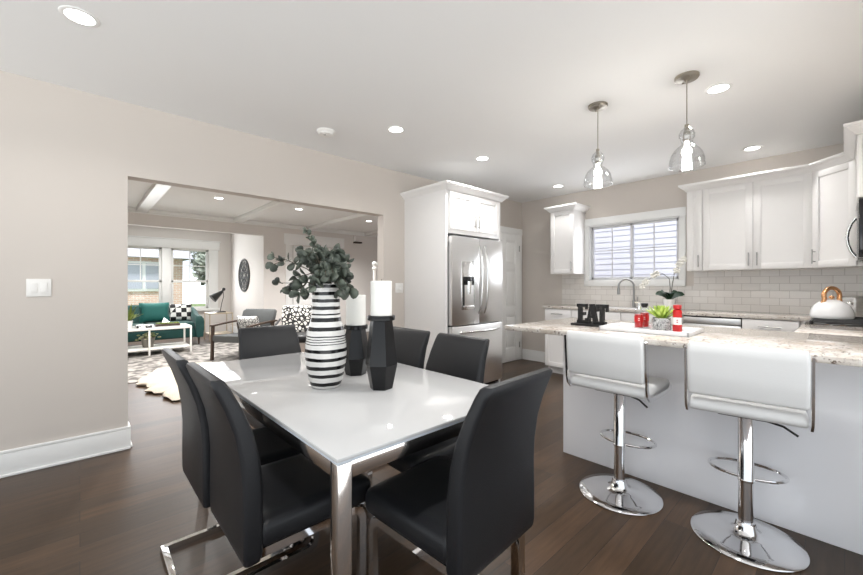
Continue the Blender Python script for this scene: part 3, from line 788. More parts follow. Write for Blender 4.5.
tag(MB().box(3.192, 3.896, VR + 0.011, 0.21, 0.884, CT, 0.003).build('side_countertop', 'granite'), 'short pale granite counter between the peninsula and the range', 'countertop')

# range
rg = thing('range', 'stainless gas range with black grates, at the right beyond the peninsula', 'range', (4.28, VR, 0))
RX0, RX1 = 3.902, 4.664
MB().box(RX0, RX1, VR + 0.012, 0.19, 0.02, 0.90, 0.003).build('body', 'steel', rg)
MB().box(RX0, RX1, VR + 0.012, 0.20, 0.90, 0.918, 0.004).build('cooktop', 'black_gloss', rg)
d = MB().box(RX0 + 0.01, RX1 - 0.01, 0.19, 0.215, 0.18, 0.74, 0.006).build('oven_door', 'steel', rg)
MB().box(RX0 + 0.10, RX1 - 0.10, 0.2145, 0.217, 0.30, 0.60, 0.001).build('oven_window', 'black_gloss', d)
mb = MB(); bar_pull(mb, (RX0 + 0.06, 0.215, 0.70), (RX1 - 0.06, 0.215, 0.70), (0, 1, 0), 0.011, 0.045); mb.build('handle', 'steel_bright', d)
MB().box(RX0, RX1, 0.19, 0.225, 0.765, 0.895, 0.006).build('control_panel', 'black_gloss', rg)
for k in range(5):
    x = RX0 + 0.10 + k * 0.14; MB().cyl((x, 0.225, 0.83), (x, 0.25, 0.83), 0.022).build('knob', 'steel_bright', rg)
for k in range(3):
    x0 = RX0 + 0.02 + k * 0.243; x1 = x0 + 0.235; mb = MB(); z = 0.934
    for a in (x0, x1): mb.box(a - 0.006, a + 0.006, VR + 0.06, 0.17, z - 0.006, z + 0.006, 0.002)
    for b in (VR + 0.06, -0.12, 0.17): mb.box(x0, x1, b - 0.006, b + 0.006, z - 0.006, z + 0.006, 0.002)
    mb.box((x0 + x1) / 2 - 0.006, (x0 + x1) / 2 + 0.006, VR + 0.06, 0.17, z - 0.006, z + 0.006, 0.002)
    for a in (x0, x1):
        for b in (VR + 0.06, 0.17): mb.box(a - 0.006, a + 0.006, b - 0.006, b + 0.006, 0.917, z)
    mb.build('grate', 'black', rg)
    for b in (-0.25, 0.05): MB().lathe([(0.045, 0), (0.045, 0.007), (0.03, 0.012), (0.0005, 0.013)], ((x0 + x1) / 2, b, 0.917), 20).build('burner', 'black', rg)
# kettle on the range
KX, KY, KZ = 4.35, 0.07, 0.940
kt = thing('tea_kettle', 'white enamel tea kettle with a copper handle on the range', 'kettle', (KX, KY, KZ))
MB().lathe([(0.0005, 0), (0.118, 0), (0.124, 0.010), (0.124, 0.03), (0.117, 0.065), (0.102, 0.098), (0.078, 0.124), (0.048, 0.136), (0.0005, 0.138)], (KX, KY, KZ), 40).build('body', 'enamel', kt)
l = MB().lathe([(0.050, 0.134), (0.046, 0.141), (0.02, 0.146), (0.0005, 0.147)], (KX, KY, KZ), 28).build('lid', 'enamel', kt)
MB().lathe([(0.006, 0.145), (0.006, 0.15), (0.018, 0.158), (0.014, 0.174), (0.0005, 0.176)], (KX, KY, KZ), 20).build('lid_knob', 'copper', l)
ax = Vector((0.735, -0.678, 0))
mb = MB(); pts = []
for k in range(15):
    a = R(200 - 220 * k / 14); pts.append(Vector((KX, KY, KZ + 0.170)) + ax * (0.062 * math.cos(a)) + Vector((0, 0, 0.062 * math.sin(a) + 0.005)))
pts = [Vector((KX, KY, KZ + 0.112)) - ax * 0.068] + pts + [Vector((KX, KY, KZ + 0.105)) + ax * 0.075]
mb.tube(pts, 0.0155, 12); mb.build('handle', 'copper', kt)
mb = MB(); p0 = Vector((KX, KY, KZ + 0.075)) + ax * 0.095
mb.tube([p0, p0 + ax * 0.03 + Vector((0, 0, 0.018)), p0 + ax * 0.05 + Vector((0, 0, 0.042))], 0.021, 14, 0.014); sp = mb.build('spout', 'enamel', kt)
mb = MB(); q = p0 + ax * 0.05 + Vector((0, 0, 0.042)); mb.ball(q, 0.018); mb.build('whistle', 'steel_bright', sp)
# toaster on the corner counter
tt = thing('toaster', 'ribbed steel toaster with a black end beside the kettle', 'toaster', (4.96, -0.085, CT))
tm = Matrix.Translation((4.96, -0.085, CT)) @ Matrix.Rotation(R(-42), 4, 'Z')
mb = MB(tm); mb.box(-0.13, 0.10, -0.085, 0.085, 0.012, 0.185, 0.018, 4)
for z in (0.06, 0.095, 0.13): mb.box(-0.132, 0.102, -0.088, 0.088, z - 0.005, z + 0.005, 0.004)
mb.build('body', 'steel', tt)
e = MB(tm).box(0.10, 0.135, -0.08, 0.08, 0.0, 0.18, 0.012, 3).build('end_cap', 'black', tt)
MB(tm).box(0.135, 0.16, -0.02, 0.02, 0.11, 0.125, 0.004).build('lever', 'black', e)
MB(tm).box(-0.12, 0.10, -0.075, 0.075, 0.0, 0.013).build('base', 'black', tt)

# sink and faucet
sk = tag(MB().box(4.80, 5.16, 1.45, 2.20, CT - 0.0005, CT + 0.003, 0.001).box(4.83, 5.13, 1.48, 2.17, CT + 0.0025, CT + 0.0035).build('sink_rim', 'steel'), 'stainless sink rim set in the counter under the window', 'sink')
FX, FY = 5.20, 1.825
fc = thing('faucet', 'gooseneck steel kitchen faucet in front of the window', 'faucet', (FX, FY, CT))
MB().lathe([(0.028, 0.0), (0.028, 0.006), (0.020, 0.012), (0.018, 0.09), (0.0005, 0.091)], (FX, FY, CT), 24).build('base', 'faucet', fc)
dv = Vector((-0.55, 0.83, 0)).normalized()
pts = [Vector((FX, FY, CT + 0.08)), Vector((FX, FY, CT + 0.22))]
for k in range(1, 13):
    a = R(180 - 180 * k / 12); pts.append(Vector((FX, FY, CT + 0.27)) + dv * (0.09 + 0.09 * math.cos(a)) + Vector((0, 0, 0.09 * math.sin(a))))
pts.append(pts[-1] + Vector((0, 0, -0.03)))
MB().tube(pts, 0.0125, 14).build('gooseneck', 'faucet', fc)
mb = MB(); mb.cyl(pts[-1] + Vector((0, 0, 0.005)), pts[-1] + Vector((0, 0, -0.075)), 0.017, 0.020); mb.build('spray_head', 'faucet', fc)
mb = MB(); mb.cyl((FX, FY - 0.015, CT + 0.06), (FX, FY - 0.04, CT + 0.065), 0.012); mb.cyl((FX, FY - 0.04, CT + 0.06), (FX - 0.01, FY - 0.05, CT + 0.14), 0.005); mb.build('lever', 'faucet', fc)

# ------------------------------------------------------------------ refrigerator and its surround
FV = 2.874
fe = thing('refrigerator_cabinet', 'tall white surround and cabinet over the refrigerator', 'cabinet', (3.33, VW, 0))
MB().box(2.856, 2.886, FV, VW - 0.0005, 0, 2.225, 0.001).build('side_panel', 'cab', fe)
MB().box(3.772, 3.802, FV, VW - 0.0005, 0, 2.225, 0.001).build('side_panel', 'cab', fe)
MB().box(2.886, 3.772, FV + 0.002, VW - 0.0005, 1.762, 2.225, 0.001).build('body', 'cab', fe)
for k in range(2):
    mt = frame_mtx((2.905 + k * 0.425, FV + 0.001, 1.805), (1, 0, 0), (0, -1, 0))
    mb = MB(mt); shaker(mb, 0.421, 0.405, t=0.02); d = mb.build('door', 'cab', fe)
    mb = MB(mt); px = 0.391 if k == 0 else 0.030; bar_pull(mb, (px, 0.02, 0.035), (px, 0.02, 0.185), (0, 1, 0)); mb.build('handle', 'pull', d)
crown([(2.856, VW), (2.856, FV - 0.018), (3.802, FV - 0.018), (3.802, VW)], 2.218, 'crown_moulding', fe, 0.78)

rf = thing('refrigerator', 'stainless french-door refrigerator with a water dispenser in its left door', 'refrigerator', (3.33, 3.2, 0))
fx0, fx1, fs = 2.897, 3.768, 3.345
MB().box(fx0, fx1, FV + 0.006, 3.52, 0.02, 1.73, 0.004).build('body', 'black', rf)
dv0, dv1 = FV - 0.075, FV + 0.004
def bowed(mb, a, b, z0, z1, bow=0.02, n=8):
    rings = []
    for z in (z0, z0 + 0.006, z1 - 0.006, z1):
        ins = 0.004 if z in (z0, z1) else 0
        ring = [(a + ins, dv1, z), (b - ins, dv1, z)]
        for k in range(n + 1):
            s_ = k / n; x = (b - ins) + ((a + ins) - (b - ins)) * s_
            ring.append((x, dv0 + ins - bow * math.sin(math.pi * s_) ** 0.8 + 0.02, z))
        rings.append(ring)
    mb.loft(rings)
mb = MB(); bowed(mb, fx0, fs - 0.003, 0.765, 1.725); ld = mb.build('door', 'steel', rf, angle=50)
mb = MB(); bowed(mb, fs + 0.003, fx1, 0.765, 1.725); rd = mb.build('door', 'steel', rf, angle=50)
mb = MB(); bowed(mb, fx0, fx1, 0.07, 0.752, 0.022, 12); fd = mb.build('freezer_drawer', 'steel', rf, angle=50)
def arc_handle(x, z0, z1, lean, parent):
    mb = MB(); pts = []
    for k in range(13):
        s_ = k / 12; pts.append((x + lean * math.sin(math.pi * s_), dv0 - 0.008 - 0.055 * math.sin(math.pi * s_) ** 0.5, z0 + (z1 - z0) * s_))
    mb.tube(pts, 0.013, 12); mb.build('handle', 'steel_bright', parent)
arc_handle(fs - 0.045, 0.88, 1.64, 0.0, ld); arc_handle(fs + 0.045, 0.88, 1.64, 0.0, rd)
mb = MB(); pts = []
for k in range(13):
    s_ = k / 12; pts.append((fx0 + 0.10 + (fx1 - fx0 - 0.20) * s_, dv0 - 0.004 - 0.055 * math.sin(math.pi * s_) ** 0.5, 0.69))
mb.tube(pts, 0.013, 12); mb.build('handle', 'steel_bright', fd)
dy = dv0 - 0.004
dp = MB().box(3.02, 3.235, dy - 0.004, dy + 0.03, 0.93, 1.46, 0.006).build('dispenser', 'steel_bright', ld)
MB().box(3.035, 3.22, dy - 0.006, dy, 1.20, 1.29, 0.002).build('dispenser_recess', 'black_gloss', dp)
MB().box(3.045, 3.21, dy - 0.0065, dy, 0.97, 1.20, 0.002).build('dispenser_bay', 'steel', dp)
MB().box(3.036, 3.060, dy - 0.0075, dy, 0.975, 1.20, 0.001).build('bay_edge', 'black', dp)
mb = MB(); mb.cyl((3.1275, dy - 0.012, 1.10), (3.1275, dy - 0.012, 1.24), 0.02, 0.03); mb.build('nozzle', 'steel_bright', dp)
MB().box(3.04, 3.215, dy - 0.02, dy, 0.955, 0.972, 0.003).build('drip_tray', 'steel_bright', dp)

# ------------------------------------------------------------------ dining table
TX0, TX1, TY0, TY1, TZ = 0.487, 1.355, 0.887, 2.470, 0.75
tb = thing('dining_table', 'rectangular dining table with a glossy white glass top and chrome legs', 'dining table', ((TX0 + TX1) / 2, (TY0 + TY1) / 2, 0))
MB().box(TX0, TX1, TY0, TY1, TZ - 0.011, TZ, 0.002).build('tabletop', 'white_glass', tb)
MB().box(TX0 + 0.004, TX1 - 0.004, TY0 + 0.004, TY1 - 0.004, TZ - 0.020, TZ - 0.0112, 0.001).build('under_pane', 'glass_edge', tb)
lg = 0.042; ins = 0.006
for x in (TX0 + ins, TX1 - ins - lg):
    for y in (TY0 + ins, TY1 - ins - lg):
        l = MB().box(x, x + lg, y, y + lg, 0.004, TZ - 0.021, 0.002).build('leg', 'chrome_warm', tb)
        MB().box(x + 0.004, x + lg - 0.004, y + 0.004, y + lg - 0.004, 0.0, 0.005).build('foot_pad', 'black', l)
for y in (TY0 + ins + 0.006, TY1 - ins - 0.036):
    MB().box(TX0 + ins + lg, TX1 - ins - lg, y, y + 0.030, TZ - 0.068, TZ - 0.021, 0.002).build('apron', 'chrome_warm', tb)
for x in (TX0 + ins + 0.006, TX1 - ins - 0.036):
    MB().box(x, x + 0.030, TY0 + ins + lg, TY1 - ins - lg, TZ - 0.068, TZ - 0.021, 0.002).build('apron', 'chrome_warm', tb)

# ------------------------------------------------------------------ dining chairs (face local +y, origin on the floor under the seat)
def make_chair(label):
    t = thing('dining_chair', label, 'chair', (0, 0, 0), 0, 'black dining chairs around the white table')
    # backrest: lofted along its height; rear at y=-0.22 low down, leaning back above
    st = [(0.334, -0.196, .405, .036), (0.340, -0.192, .417, .050), (0.365, -0.190, .424, .060), (0.46, -0.190, .424, .060), (0.58, -0.190, .418, .060), (0.66, -0.197, .410, .058),
          (0.74, -0.213, .400, .054), (0.82, -0.240, .386, .050), (0.885, -0.270, .378, .046), (0.912, -0.283, .372, .040), (0.920, -0.287, .362, .026)]
    rings = []
    for z, y, wd, th in st:
        rings.append([(px, py + y, z + (0.008 * (px / 0.19) ** 2 - 0.010 if z > 0.8 else 0)) for px, py in rrect(wd, th, 0.014, 4)])
    MB().loft(rings).build('backrest', 'black_leather', t, local=True, angle=50)
    # seat cushion: rounded slab, a little crowned
    rings = []
    for k, (z, g) in enumerate(((0.374, 0.014), (0.378, 0.004), (0.390, 0.0), (0.430, 0.0), (0.446, 0.005), (0.455, 0.018), (0.459, 0.05))):
        rings.append([(px, py + 0.035, z) for px, py in rrect(0.42 - 2 * g, 0.43 - 2 * g, 0.03, 5)])
    MB().loft(rings).build('seat', 'black_leather', t, local=True, angle=50)
    for sx in (-1, 1):
        x = sx * 0.194
        pts = [(x, -0.165, 0.361), (x, 0.165, 0.361), (x, 0.190, 0.352), (x, 0.203, 0.325), (x, 0.203, 0.05), (x, 0.195, 0.024), (x, 0.170, 0.0135), (x, -0.29, 0.0135)]
        MB().tube(pts, 0, square=(0.011, 0.0138), up=(0, 0, 1)).build('leg', 'chrome', t, local=True, angle=30)
    MB().box(-0.205, 0.205, -0.3025, -0.2775, 0.001, 0.026, 0.001).build('floor_bar', 'chrome', t, local=True)
    MB().box(-0.184, 0.184, -0.155, -0.13, 0.349, 0.373, 0.001).box(-0.184, 0.184, 0.13, 0.155, 0.349, 0.373, 0.001).build('seat_frame', 'chrome', t, local=True)
    return t
OFF = 0.367          # seat centre lies this far inside the chair's rear face + table gap
spots = [((0.584, 1.440), -90, 'black dining chair on the left long side, nearest the camera'),
         ((0.568, 1.880), -90, 'black dining chair on the left long side, second from the camera'),
         ((1.282, 1.445), 90, 'black dining chair across the table, nearest the bar stools'),
         ((1.282, 1.905), 90, 'black dining chair across the table, behind the black candle holders'),
         ((0.985, 0.964), 3, 'black dining chair at the near end of the table, its back to us'),
         ((0.945, 2.397), 180, 'black dining chair at the far end of the table, left of the striped vase')]
proto = make_chair(spots[0][2])
for i, (p, a, lab) in enumerate(spots):
    c = proto if i == 0 else copy_tree(proto)
    c.location = (p[0], p[1], 0); c.rotation_euler = (0, 0, R(a)); c['label'] = lab

# ------------------------------------------------------------------ bar stools (face local +y)
def make_stool(label):
    t = thing('bar_stool', label, 'bar stool', (0, 0, 0), 0, 'white bar stools at the peninsula')
    MB().lathe([(0.0005, 0.0), (0.212, 0.0), (0.217, 0.004), (0.214, 0.009), (0.16, 0.017), (0.09, 0.026), (0.055, 0.038), (0.042, 0.058), (0.036, 0.085), (0.0005, 0.086)], seg=64).build('base', 'chrome', t, local=True, angle=60)
    MB().lathe([(0.0005, 0.07), (0.029, 0.07), (0.029, 0.30), (0.0005, 0.30)], seg=32).build('column', 'chrome', t, local=True)
    MB().lathe([(0.0005, 0.275), (0.033, 0.275), (0.034, 0.285), (0.031, 0.29), (0.031, 0.585), (0.0005, 0.59)], seg=32).build('sleeve', 'chrome', t, local=True)
    pts = [(0.15 * math.cos(2 * math.pi * k / 36), 0.115 + 0.105 * math.sin(2 * math.pi * k / 36), 0.285) for k in range(37)]
    mb = MB(); mb.tube(pts, 0.0075, 10); mb.cyl((0, 0.0, 0.285), (0, 0.02, 0.285), 0.02, seg=12); mb.build('footrest', 'chrome', t, local=True)
    mb = MB(); mb.box(-0.10, 0.10, -0.10, 0.10, 0.594, 0.613, 0.003); mb.build('seat_plate', 'black_metal', t, local=True)
    mb = MB(); mb.tube([(0.02, -0.02, 0.590), (0.13, -0.07, 0.580), (0.175, -0.09, 0.555)], 0.005, 8); mb.build('lever', 'black_metal', t, local=True)
    # seat: thick pad, rolled at rear and front
    sec = [(-0.198, 0.635), (-0.196, 0.655), (-0.178, 0.672), (-0.14, 0.675), (0.02, 0.664), (0.13, 0.666), (0.185, 0.662), (0.205, 0.645), (0.203, 0.624), (0.18, 0.614), (0.02, 0.614), (-0.14, 0.616), (-0.18, 0.619)]
    rings = []
    for x, g in ((-0.200, 0.012), (-0.194, 0.003), (-0.18, 0), (0, 0), (0.18, 0), (0.194, 0.003), (0.200, 0.012)):
        rings.append([(x, y * (1 - g * 2), 0.637 + (z - 0.637) * (1 - g * 18)) for y, z in sec])
    MB().loft(rings).build('seat', 'white_leather', t, local=True, angle=60)
    # backrest pad, leaning back slightly
    rings = []
    for z, y, wd, th in ((0.700, -0.205, .385, .022), (0.703, -0.205, .400, .036), (0.715, -0.206, .408, .044), (0.80, -0.212, .410, .046), (0.89, -0.221, .410, .044), (0.926, -0.226, .406, .038), (0.938, -0.228, .392, .022)):
        rings.append([(px, py + y, z) for px, py in rrect(wd, th, 0.018, 5)])
    MB().loft(rings).build('backrest', 'white_leather', t, local=True, angle=50)
    for sx in (-1, 1):
        x = sx * 0.211
        pts = [(x, -0.222, 0.915), (x, -0.212, 0.80), (x, -0.205, 0.68), (x, -0.195, 0.645), (x, -0.165, 0.618), (x, -0.12, 0.612), (x, 0.10, 0.612), (x, 0.185, 0.624)]
        MB().tube(pts, 0, square=(0.0045, 0.012), up=(0, 1, 0)).build('side_bar', 'chrome', t, local=True, angle=30)
    MB().box(-0.206, 0.206, -0.02, 0.04, 0.606, 0.613).build('cross_bar', 'chrome', t, local=True)
    return t
s1 = make_stool('white bar stool on the left, in front of the EAT sign')
s1.location = (2.285, 0.880, 0); s1.rotation_euler = (0, 0, R(-90))
s2 = copy_tree(s1); s2.location = (2.316, 0.318, 0); s2['label'] = 'white bar stool on the right, nearest the right edge of the photo'; s2.rotation_euler = (0, 0, R(-83.5))

# ------------------------------------------------------------------ on the dining table
VX, VY = 0.806, 1.567
vs = tag(MB().build('x', 'vase') if False else None, None) if False else None
vprof = [(0.0005, 0.0), (0.058, 0.0), (0.064, 0.006), (0.074, 0.04), (0.086, 0.10), (0.0905, 0.15), (0.088, 0.19), (0.084, 0.215), (0.0835, 0.24), (0.076, 0.265), (0.067, 0.29), (0.062, 0.32), (0.0605, 0.37), (0.061, 0.42), (0.062, 0.455), (0.059, 0.456), (0.057, 0.44), (0.056, 0.35), (0.0005, 0.33)]
vroot = thing('striped_vase', 'tall white vase with black stripes on the dining table, holding foliage', 'vase', (VX, VY, TZ))
MB().lathe(vprof, (VX, VY, TZ), 56).build('body', 'vase', vroot, angle=60)

CR = Vector((0.735, -0.678, 0)); CF = Vector((0.678, 0.735, 0)); UPV = Vector((0, 0, 1))
bq = thing('eucalyptus_bouquet', 'loose bunch of grey-green eucalyptus branches in the striped vase', 'foliage', (VX, VY, TZ + 0.36))
rgm = random.Random(11)
stems, leaves = MB(), bmesh.new()
def leaf(c, d, size, roundness=0.9, tilt=None):
    """slightly cupped round leaf at c pointing along d, with thickness"""
    d = Vector(d).normalized()
    n = Vector((rgm.gauss(0, 1), rgm.gauss(0, 1), rgm.gauss(0, 0.8) + 0.5)) if tilt is None else Vector(tilt)
    n = (n - d * n.dot(d)).normalized(); s_ = d.cross(n)
    K = 10; top = []
    for k in range(K):
        a = 2 * math.pi * k / K
        px = 0.5 - 0.5 * math.cos(a); py = 0.5 * roundness * math.sin(a) * (1.0 - 0.18 * math.cos(a))
        top.append(c + d * (px * size) + s_ * (py * size) + n * (size * 0.22 * (py * py * 3 - 0.15 * px)))
    mid_ = leaves.verts.new(c + d * (0.5 * size) - n * size * 0.03)
    vt = [leaves.verts.new(p) for p in top]
    for k in range(K): leaves.faces.new((vt[k], vt[(k + 1) % K], mid_))
def branch(pts, n, s0, s1, pair=True, start=0.25):
    P = [Vector(p) for p in pts]
    # smooth polyline
    Q = []
    for i in range(len(P) - 1):
        p0 = P[max(i - 1, 0)]; p1 = P[i]; p2 = P[i + 1]; p3 = P[min(i + 2, len(P) - 1)]
        for k in range(6):
            u = k / 6; Q.append(0.5 * ((2 * p1) + (p2 - p0) * u + (2 * p0 - 5 * p1 + 4 * p2 - p3) * u * u + (3 * p1 - p0 - 3 * p2 + p3) * u ** 3))
    Q.append(P[-1])
    stems.tube(Q, 0.0026, 6, 0.0012)
    for k in range(n):
        f = start + (1 - start) * (k / max(1, n - 1)); i = min(int(f * (len(Q) - 1)), len(Q) - 2)
        c = Q[i].lerp(Q[i + 1], f * (len(Q) - 1) - i); t = (Q[i + 1] - Q[i]).normalized()
        sz = s0 + (s1 - s0) * f
        for sgn in ((1, -1) if pair else (1,)):
            side = t.cross(Vector((rgm.gauss(0, 1), rgm.gauss(0, 1), rgm.gauss(0, 1)))).normalized() * sgn
            leaf(c, side + t * 0.45, sz * rgm.uniform(0.8, 1.15))
    leaf(Q[-1], (Q[-1] - Q[-2]), s1)
O0 = Vector((VX, VY, TZ + 0.44))
def at(px, py, f=0.0):
    """offset in metres right / up from the vase mouth, f metres away from us"""
    return O0 + CR * px + UPV * py + CF * f
PX = 0.0040
def pt(x, y, f=0.0): return at((x - 325) * PX, (286 - y) * PX, f)
B0 = O0 - UPV * 0.10
branch([B0, pt(318, 270), pt(317, 250, .02), pt(309, 236, .03), pt(300, 222, .03)], 16, .034, .018, start=.45)
branch([B0, pt(312, 272, -.03), pt(298, 262, -.05), pt(284, 256, -.05), pt(273, 254, -.05)], 6, .040, .034, start=.45)
branch([pt(284, 256, -.05), pt(278, 259, -.05), pt(272, 261, -.05)], 2, .036, .040)
branch([B0, pt(313, 274, .02), pt(300, 272, .03), pt(288, 276, .04), pt(278, 285, .04)], 5, .038, .044, start=.5)
branch([B0, pt(316, 268, .06), pt(305, 250, .08), pt(291, 243.5, .09)], 3, .03, .036, pair=False, start=.5)
branch([B0, pt(330, 268, .03), pt(330, 250, .03), pt(331, 243, .03), pt(336, 247, .03)], 4, .030, .052, start=.3)
branch([B0, pt(335, 272, -.02), pt(345, 275, -.03), pt(354, 287, -.04)], 5, .046, .052, start=.4)
branch([B0, pt(337, 268, .04), pt(343, 262, .05), pt(345, 256, .06)], 5, .042, .036, start=.4)
branch([B0, pt(310, 278, .03), pt(285, 281, .08), pt(262, 281, .10)], 2, .03, .034, pair=False, start=.95)
branch([B0, pt(312, 282, -.05), pt(305, 286, -.08), pt(304, 292, -.09)], 4, .038, .046, start=.45)
for k in range(22):
    a = rgm.uniform(0, 2 * math.pi); r_ = rgm.uniform(0.06, 0.135); hh = rgm.uniform(-0.01, 0.15)
    d = CR * math.cos(a) * r_ * 0.95 + CF * math.sin(a) * r_
    branch([B0, O0 + d * 0.35 + UPV * (hh * 0.5 + .03), O0 + d * 0.75 + UPV * (hh * 0.9 + .03), O0 + d + UPV * hh], 5, .032, .043, start=.3)
stems.build('stems', 'stem', bq)
lm = MB(); lm._take(leaves)
lv = lm.build('leaves', 'leaf', bq, angle=80)
so = lv.modifiers.new('thickness', 'SOLIDIFY'); so.thickness = 0.0008

def candle_holder(x, y, H_, r0, rw, rb, zw, label, ang, grp='black faceted candle holders'):
    t = thing('candle_holder', label, 'candle holder', (x, y, TZ), 0, grp)
    def hexr(r_, z): return [(x + r_ * math.cos(R(ang + 60 * k)), y + r_ * math.sin(R(ang + 60 * k)), TZ + z) for k in range(6)]
    MB().loft([hexr(rb, 0), hexr(rw, zw), hexr(r0 * 0.86, H_ - 0.022)]).build('body', 'black_facet', t, smooth=False)
    MB().lathe([(r0 * 0.8, H_ - 0.024), (r0 * 1.04, H_ - 0.02), (r0 * 1.06, H_ - 0.004), (r0 * 1.02, H_), (0.0005, H_)], (x, y, TZ), 40).build('plate', 'black_facet', t)
def candle(x, y, z, r_, h_, label):
    t = thing('pillar_candle', label, 'candle', (x, y, z), 0, 'ivory pillar candles')
    MB().lathe([(0.0005, 0), (r_, 0), (r_, h_ - 0.004), (r_ - 0.003, h_), (r_ * 0.5, h_ - 0.004), (0.0005, h_ - 0.006)], (x, y, z), 40).build('wax', 'wax', t)
    MB().cyl((x, y, z + h_ - 0.008), (x + 0.002, y, z + h_ + 0.008), 0.0015, seg=6).build('wick', 'wick', t)
candle_holder(0.968, 1.373, 0.318, 0.057, 0.071, 0.049, 0.105, 'tall black faceted candle holder, nearer the camera on the table', 12)
candle(0.968, 1.373, TZ + 0.318, 0.046, 0.150, 'ivory pillar candle on the taller black holder')
candle_holder(1.026, 1.676, 0.250, 0.056, 0.072, 0.050, 0.085, 'short black faceted candle holder behind the striped vase', 30)
candle(1.026, 1.676, TZ + 0.250, 0.049, 0.150, 'ivory pillar candle on the shorter black holder')

# ------------------------------------------------------------------ on the peninsula
es = thing('eat_sign', 'black standing word sign reading EAT at the left of the peninsula top', 'sign', (2.63, 1.195, CT))
em = Matrix.Translation((2.63, 1.195, CT)) @ Matrix.Rotation(R(-93), 4, 'Z') @ Matrix.Diagonal((0.80, 1.25, 0.92, 1))
MB(em).box(-0.175, 0.175, -0.035, 0.035, 0, 0.016, 0.003).build('base', 'black', es)
def slab(mb, segs, ox):
    for s_ in segs:
        if len(s_) == 4: mb.box(ox + s_[0], ox + s_[1], -0.013, 0.013, 0.016 + s_[2], 0.016 + s_[3], 0.002)
        else:
            (xa, za, xb, zb, th) = s_
            mb.prism([(ox + xa - th, -0.013, 0.016 + za), (ox + xa + th, -0.013, 0.016 + za), (ox + xb + th, -0.013, 0.016 + zb), (ox + xb - th, -0.013, 0.016 + zb)], (0, 0.026, 0))
em = em @ Matrix.Diagonal((0.88, 1, 1, 1))
Hh = 0.150
mb = MB(em); slab(mb, [(0, 0.10, 0, 0.026), (0.012, 0.046, 0, Hh), (0, 0.10, Hh - 0.026, Hh), (0.03, 0.082, Hh / 2 - 0.012, Hh / 2 + 0.012), (0.088, 0.10, 0, 0.042), (0.088, 0.10, Hh - 0.042, Hh)], -0.155); mb.build('letter', 'black', es, smooth=False)
mb = MB(em); slab(mb, [(0.018, 0, 0.055, Hh, 0.012), (0.098, 0, 0.060, Hh, 0.018), (0.03, 0.09, 0.045, 0.064), (-0.006, 0.045, 0, 0.02), (0.068, 0.125, 0, 0.02), (0.035, 0.08, Hh - 0.012, Hh)], -0.060); mb.build('letter', 'black', es, smooth=False)
mb = MB(em); slab(mb, [(0, 0.11, Hh - 0.026, Hh), (0.036, 0.072, 0, Hh), (0.016, 0.092, 0, 0.022), (0, 0.015, Hh - 0.055, Hh), (0.095, 0.11, Hh - 0.055, Hh)], 0.045); mb.build('letter', 'black', es, smooth=False)

# tray of bottles and plants; the tray lies square to the counter
ty = thing('serving_tray', 'glossy white tray on the peninsula carrying bottles and a succulent', 'tray', (2.62, 0.80, CT))
tm = Matrix.Translation((2.60, 0.82, CT)) @ Matrix.Rotation(R(-90), 4, 'Z')
mb = MB(tm); mb.box(-0.24, 0.24, -0.16, 0.16, 0.001, 0.010, 0.003)
mb.build('bottom', 'tray', ty)
mb = MB(tm)
mb.box(-0.245, 0.245, -0.165, -0.153, 0.001, 0.026, 0.004); mb.box(-0.245, 0.245, 0.153, 0.165, 0.001, 0.026, 0.004)
mb.box(-0.245, -0.233, -0.165, 0.165, 0.001, 0.026, 0.004); mb.box(0.233, 0.245, -0.165, 0.165, 0.001, 0.026, 0.004)
mb.build('rim', 'tray', ty)
TB = CT + 0.010
def bottle(x, y, r_, h_, label, cap, name='soap_bottle'):
    t = thing(name, label, 'bottle', (x, y, TB))
    MB().lathe([(0.0005, 0), (r_, 0), (r_, h_ * 0.86), (r_ * 0.85, h_ * 0.95), (r_ * 0.4, h_), (0.0005, h_)], (x, y, TB), 28).build('body', 'clear_plastic' if cap != 'red' else 'red', t)
    if cap != 'red':
        MB().lathe([(0.0005, 0.004), (r_ * 0.9, 0.004), (r_ * 0.9, h_ * 0.72), (0.0005, h_ * 0.72)], (x, y, TB), 24).build('contents', 'red', t)
    lb = MB(); lb.lathe([(r_ * 1.01, h_ * 0.30), (r_ * 1.01, h_ * 0.62)], (x, y, TB), 28, cap=False); lb.build('label_band', 'plate' if cap == 'red' else 'red', t)
    m_ = MB()
    vd = Vector((-x, -y, 0)).normalized(); sd_ = Vector((-vd.y, vd.x, 0))
    c = Vector((x, y, TB + h_ * 0.46)) + vd * (r_ * 1.0)
    for q in (-0.006, 0.006): m_.box(c.x - .004, c.x + .004, c.y - .004, c.y + .004, c.z + q - .002, c.z + q + .002)
    m_.build('label_print', 'plate' if cap != 'red' else 'red', t)
    if cap == 'pump':
        mb = MB(); mb.lathe([(0.0005, 0), (r_ * 0.45, 0), (r_ * 0.45, 0.018), (0.004, 0.02), (0.004, 0.045), (0.0005, 0.045)], (x, y, TB + h_), 16)
        mb.cyl((x, y, TB + h_ + 0.045), (x - 0.03, y + 0.015, TB + h_ + 0.043), 0.005, seg=8); mb.build('pump', 'steel_bright', t)
    elif cap == 'black':
        MB().lathe([(0.0005, 0), (r_ * 0.5, 0), (r_ * 0.8, 0.012), (r_ * 0.8, 0.026), (0.0005, 0.028)], (x, y, TB + h_), 16).build('cap', 'black', t)
    else:
        MB().lathe([(0.0005, 0), (r_ * 0.9, 0), (r_ * 0.9, 0.022), (0.0005, 0.024)], (x, y, TB + h_), 20).build('cap', 'red', t)
bottle(2.665, 0.905, 0.027, 0.120, 'clear pump bottle of red liquid at the left end of the tray', 'pump')
bottle(2.733, 0.894, 0.026, 0.130, 'red-filled clear bottle with a black cap, left of the succulent', 'black')
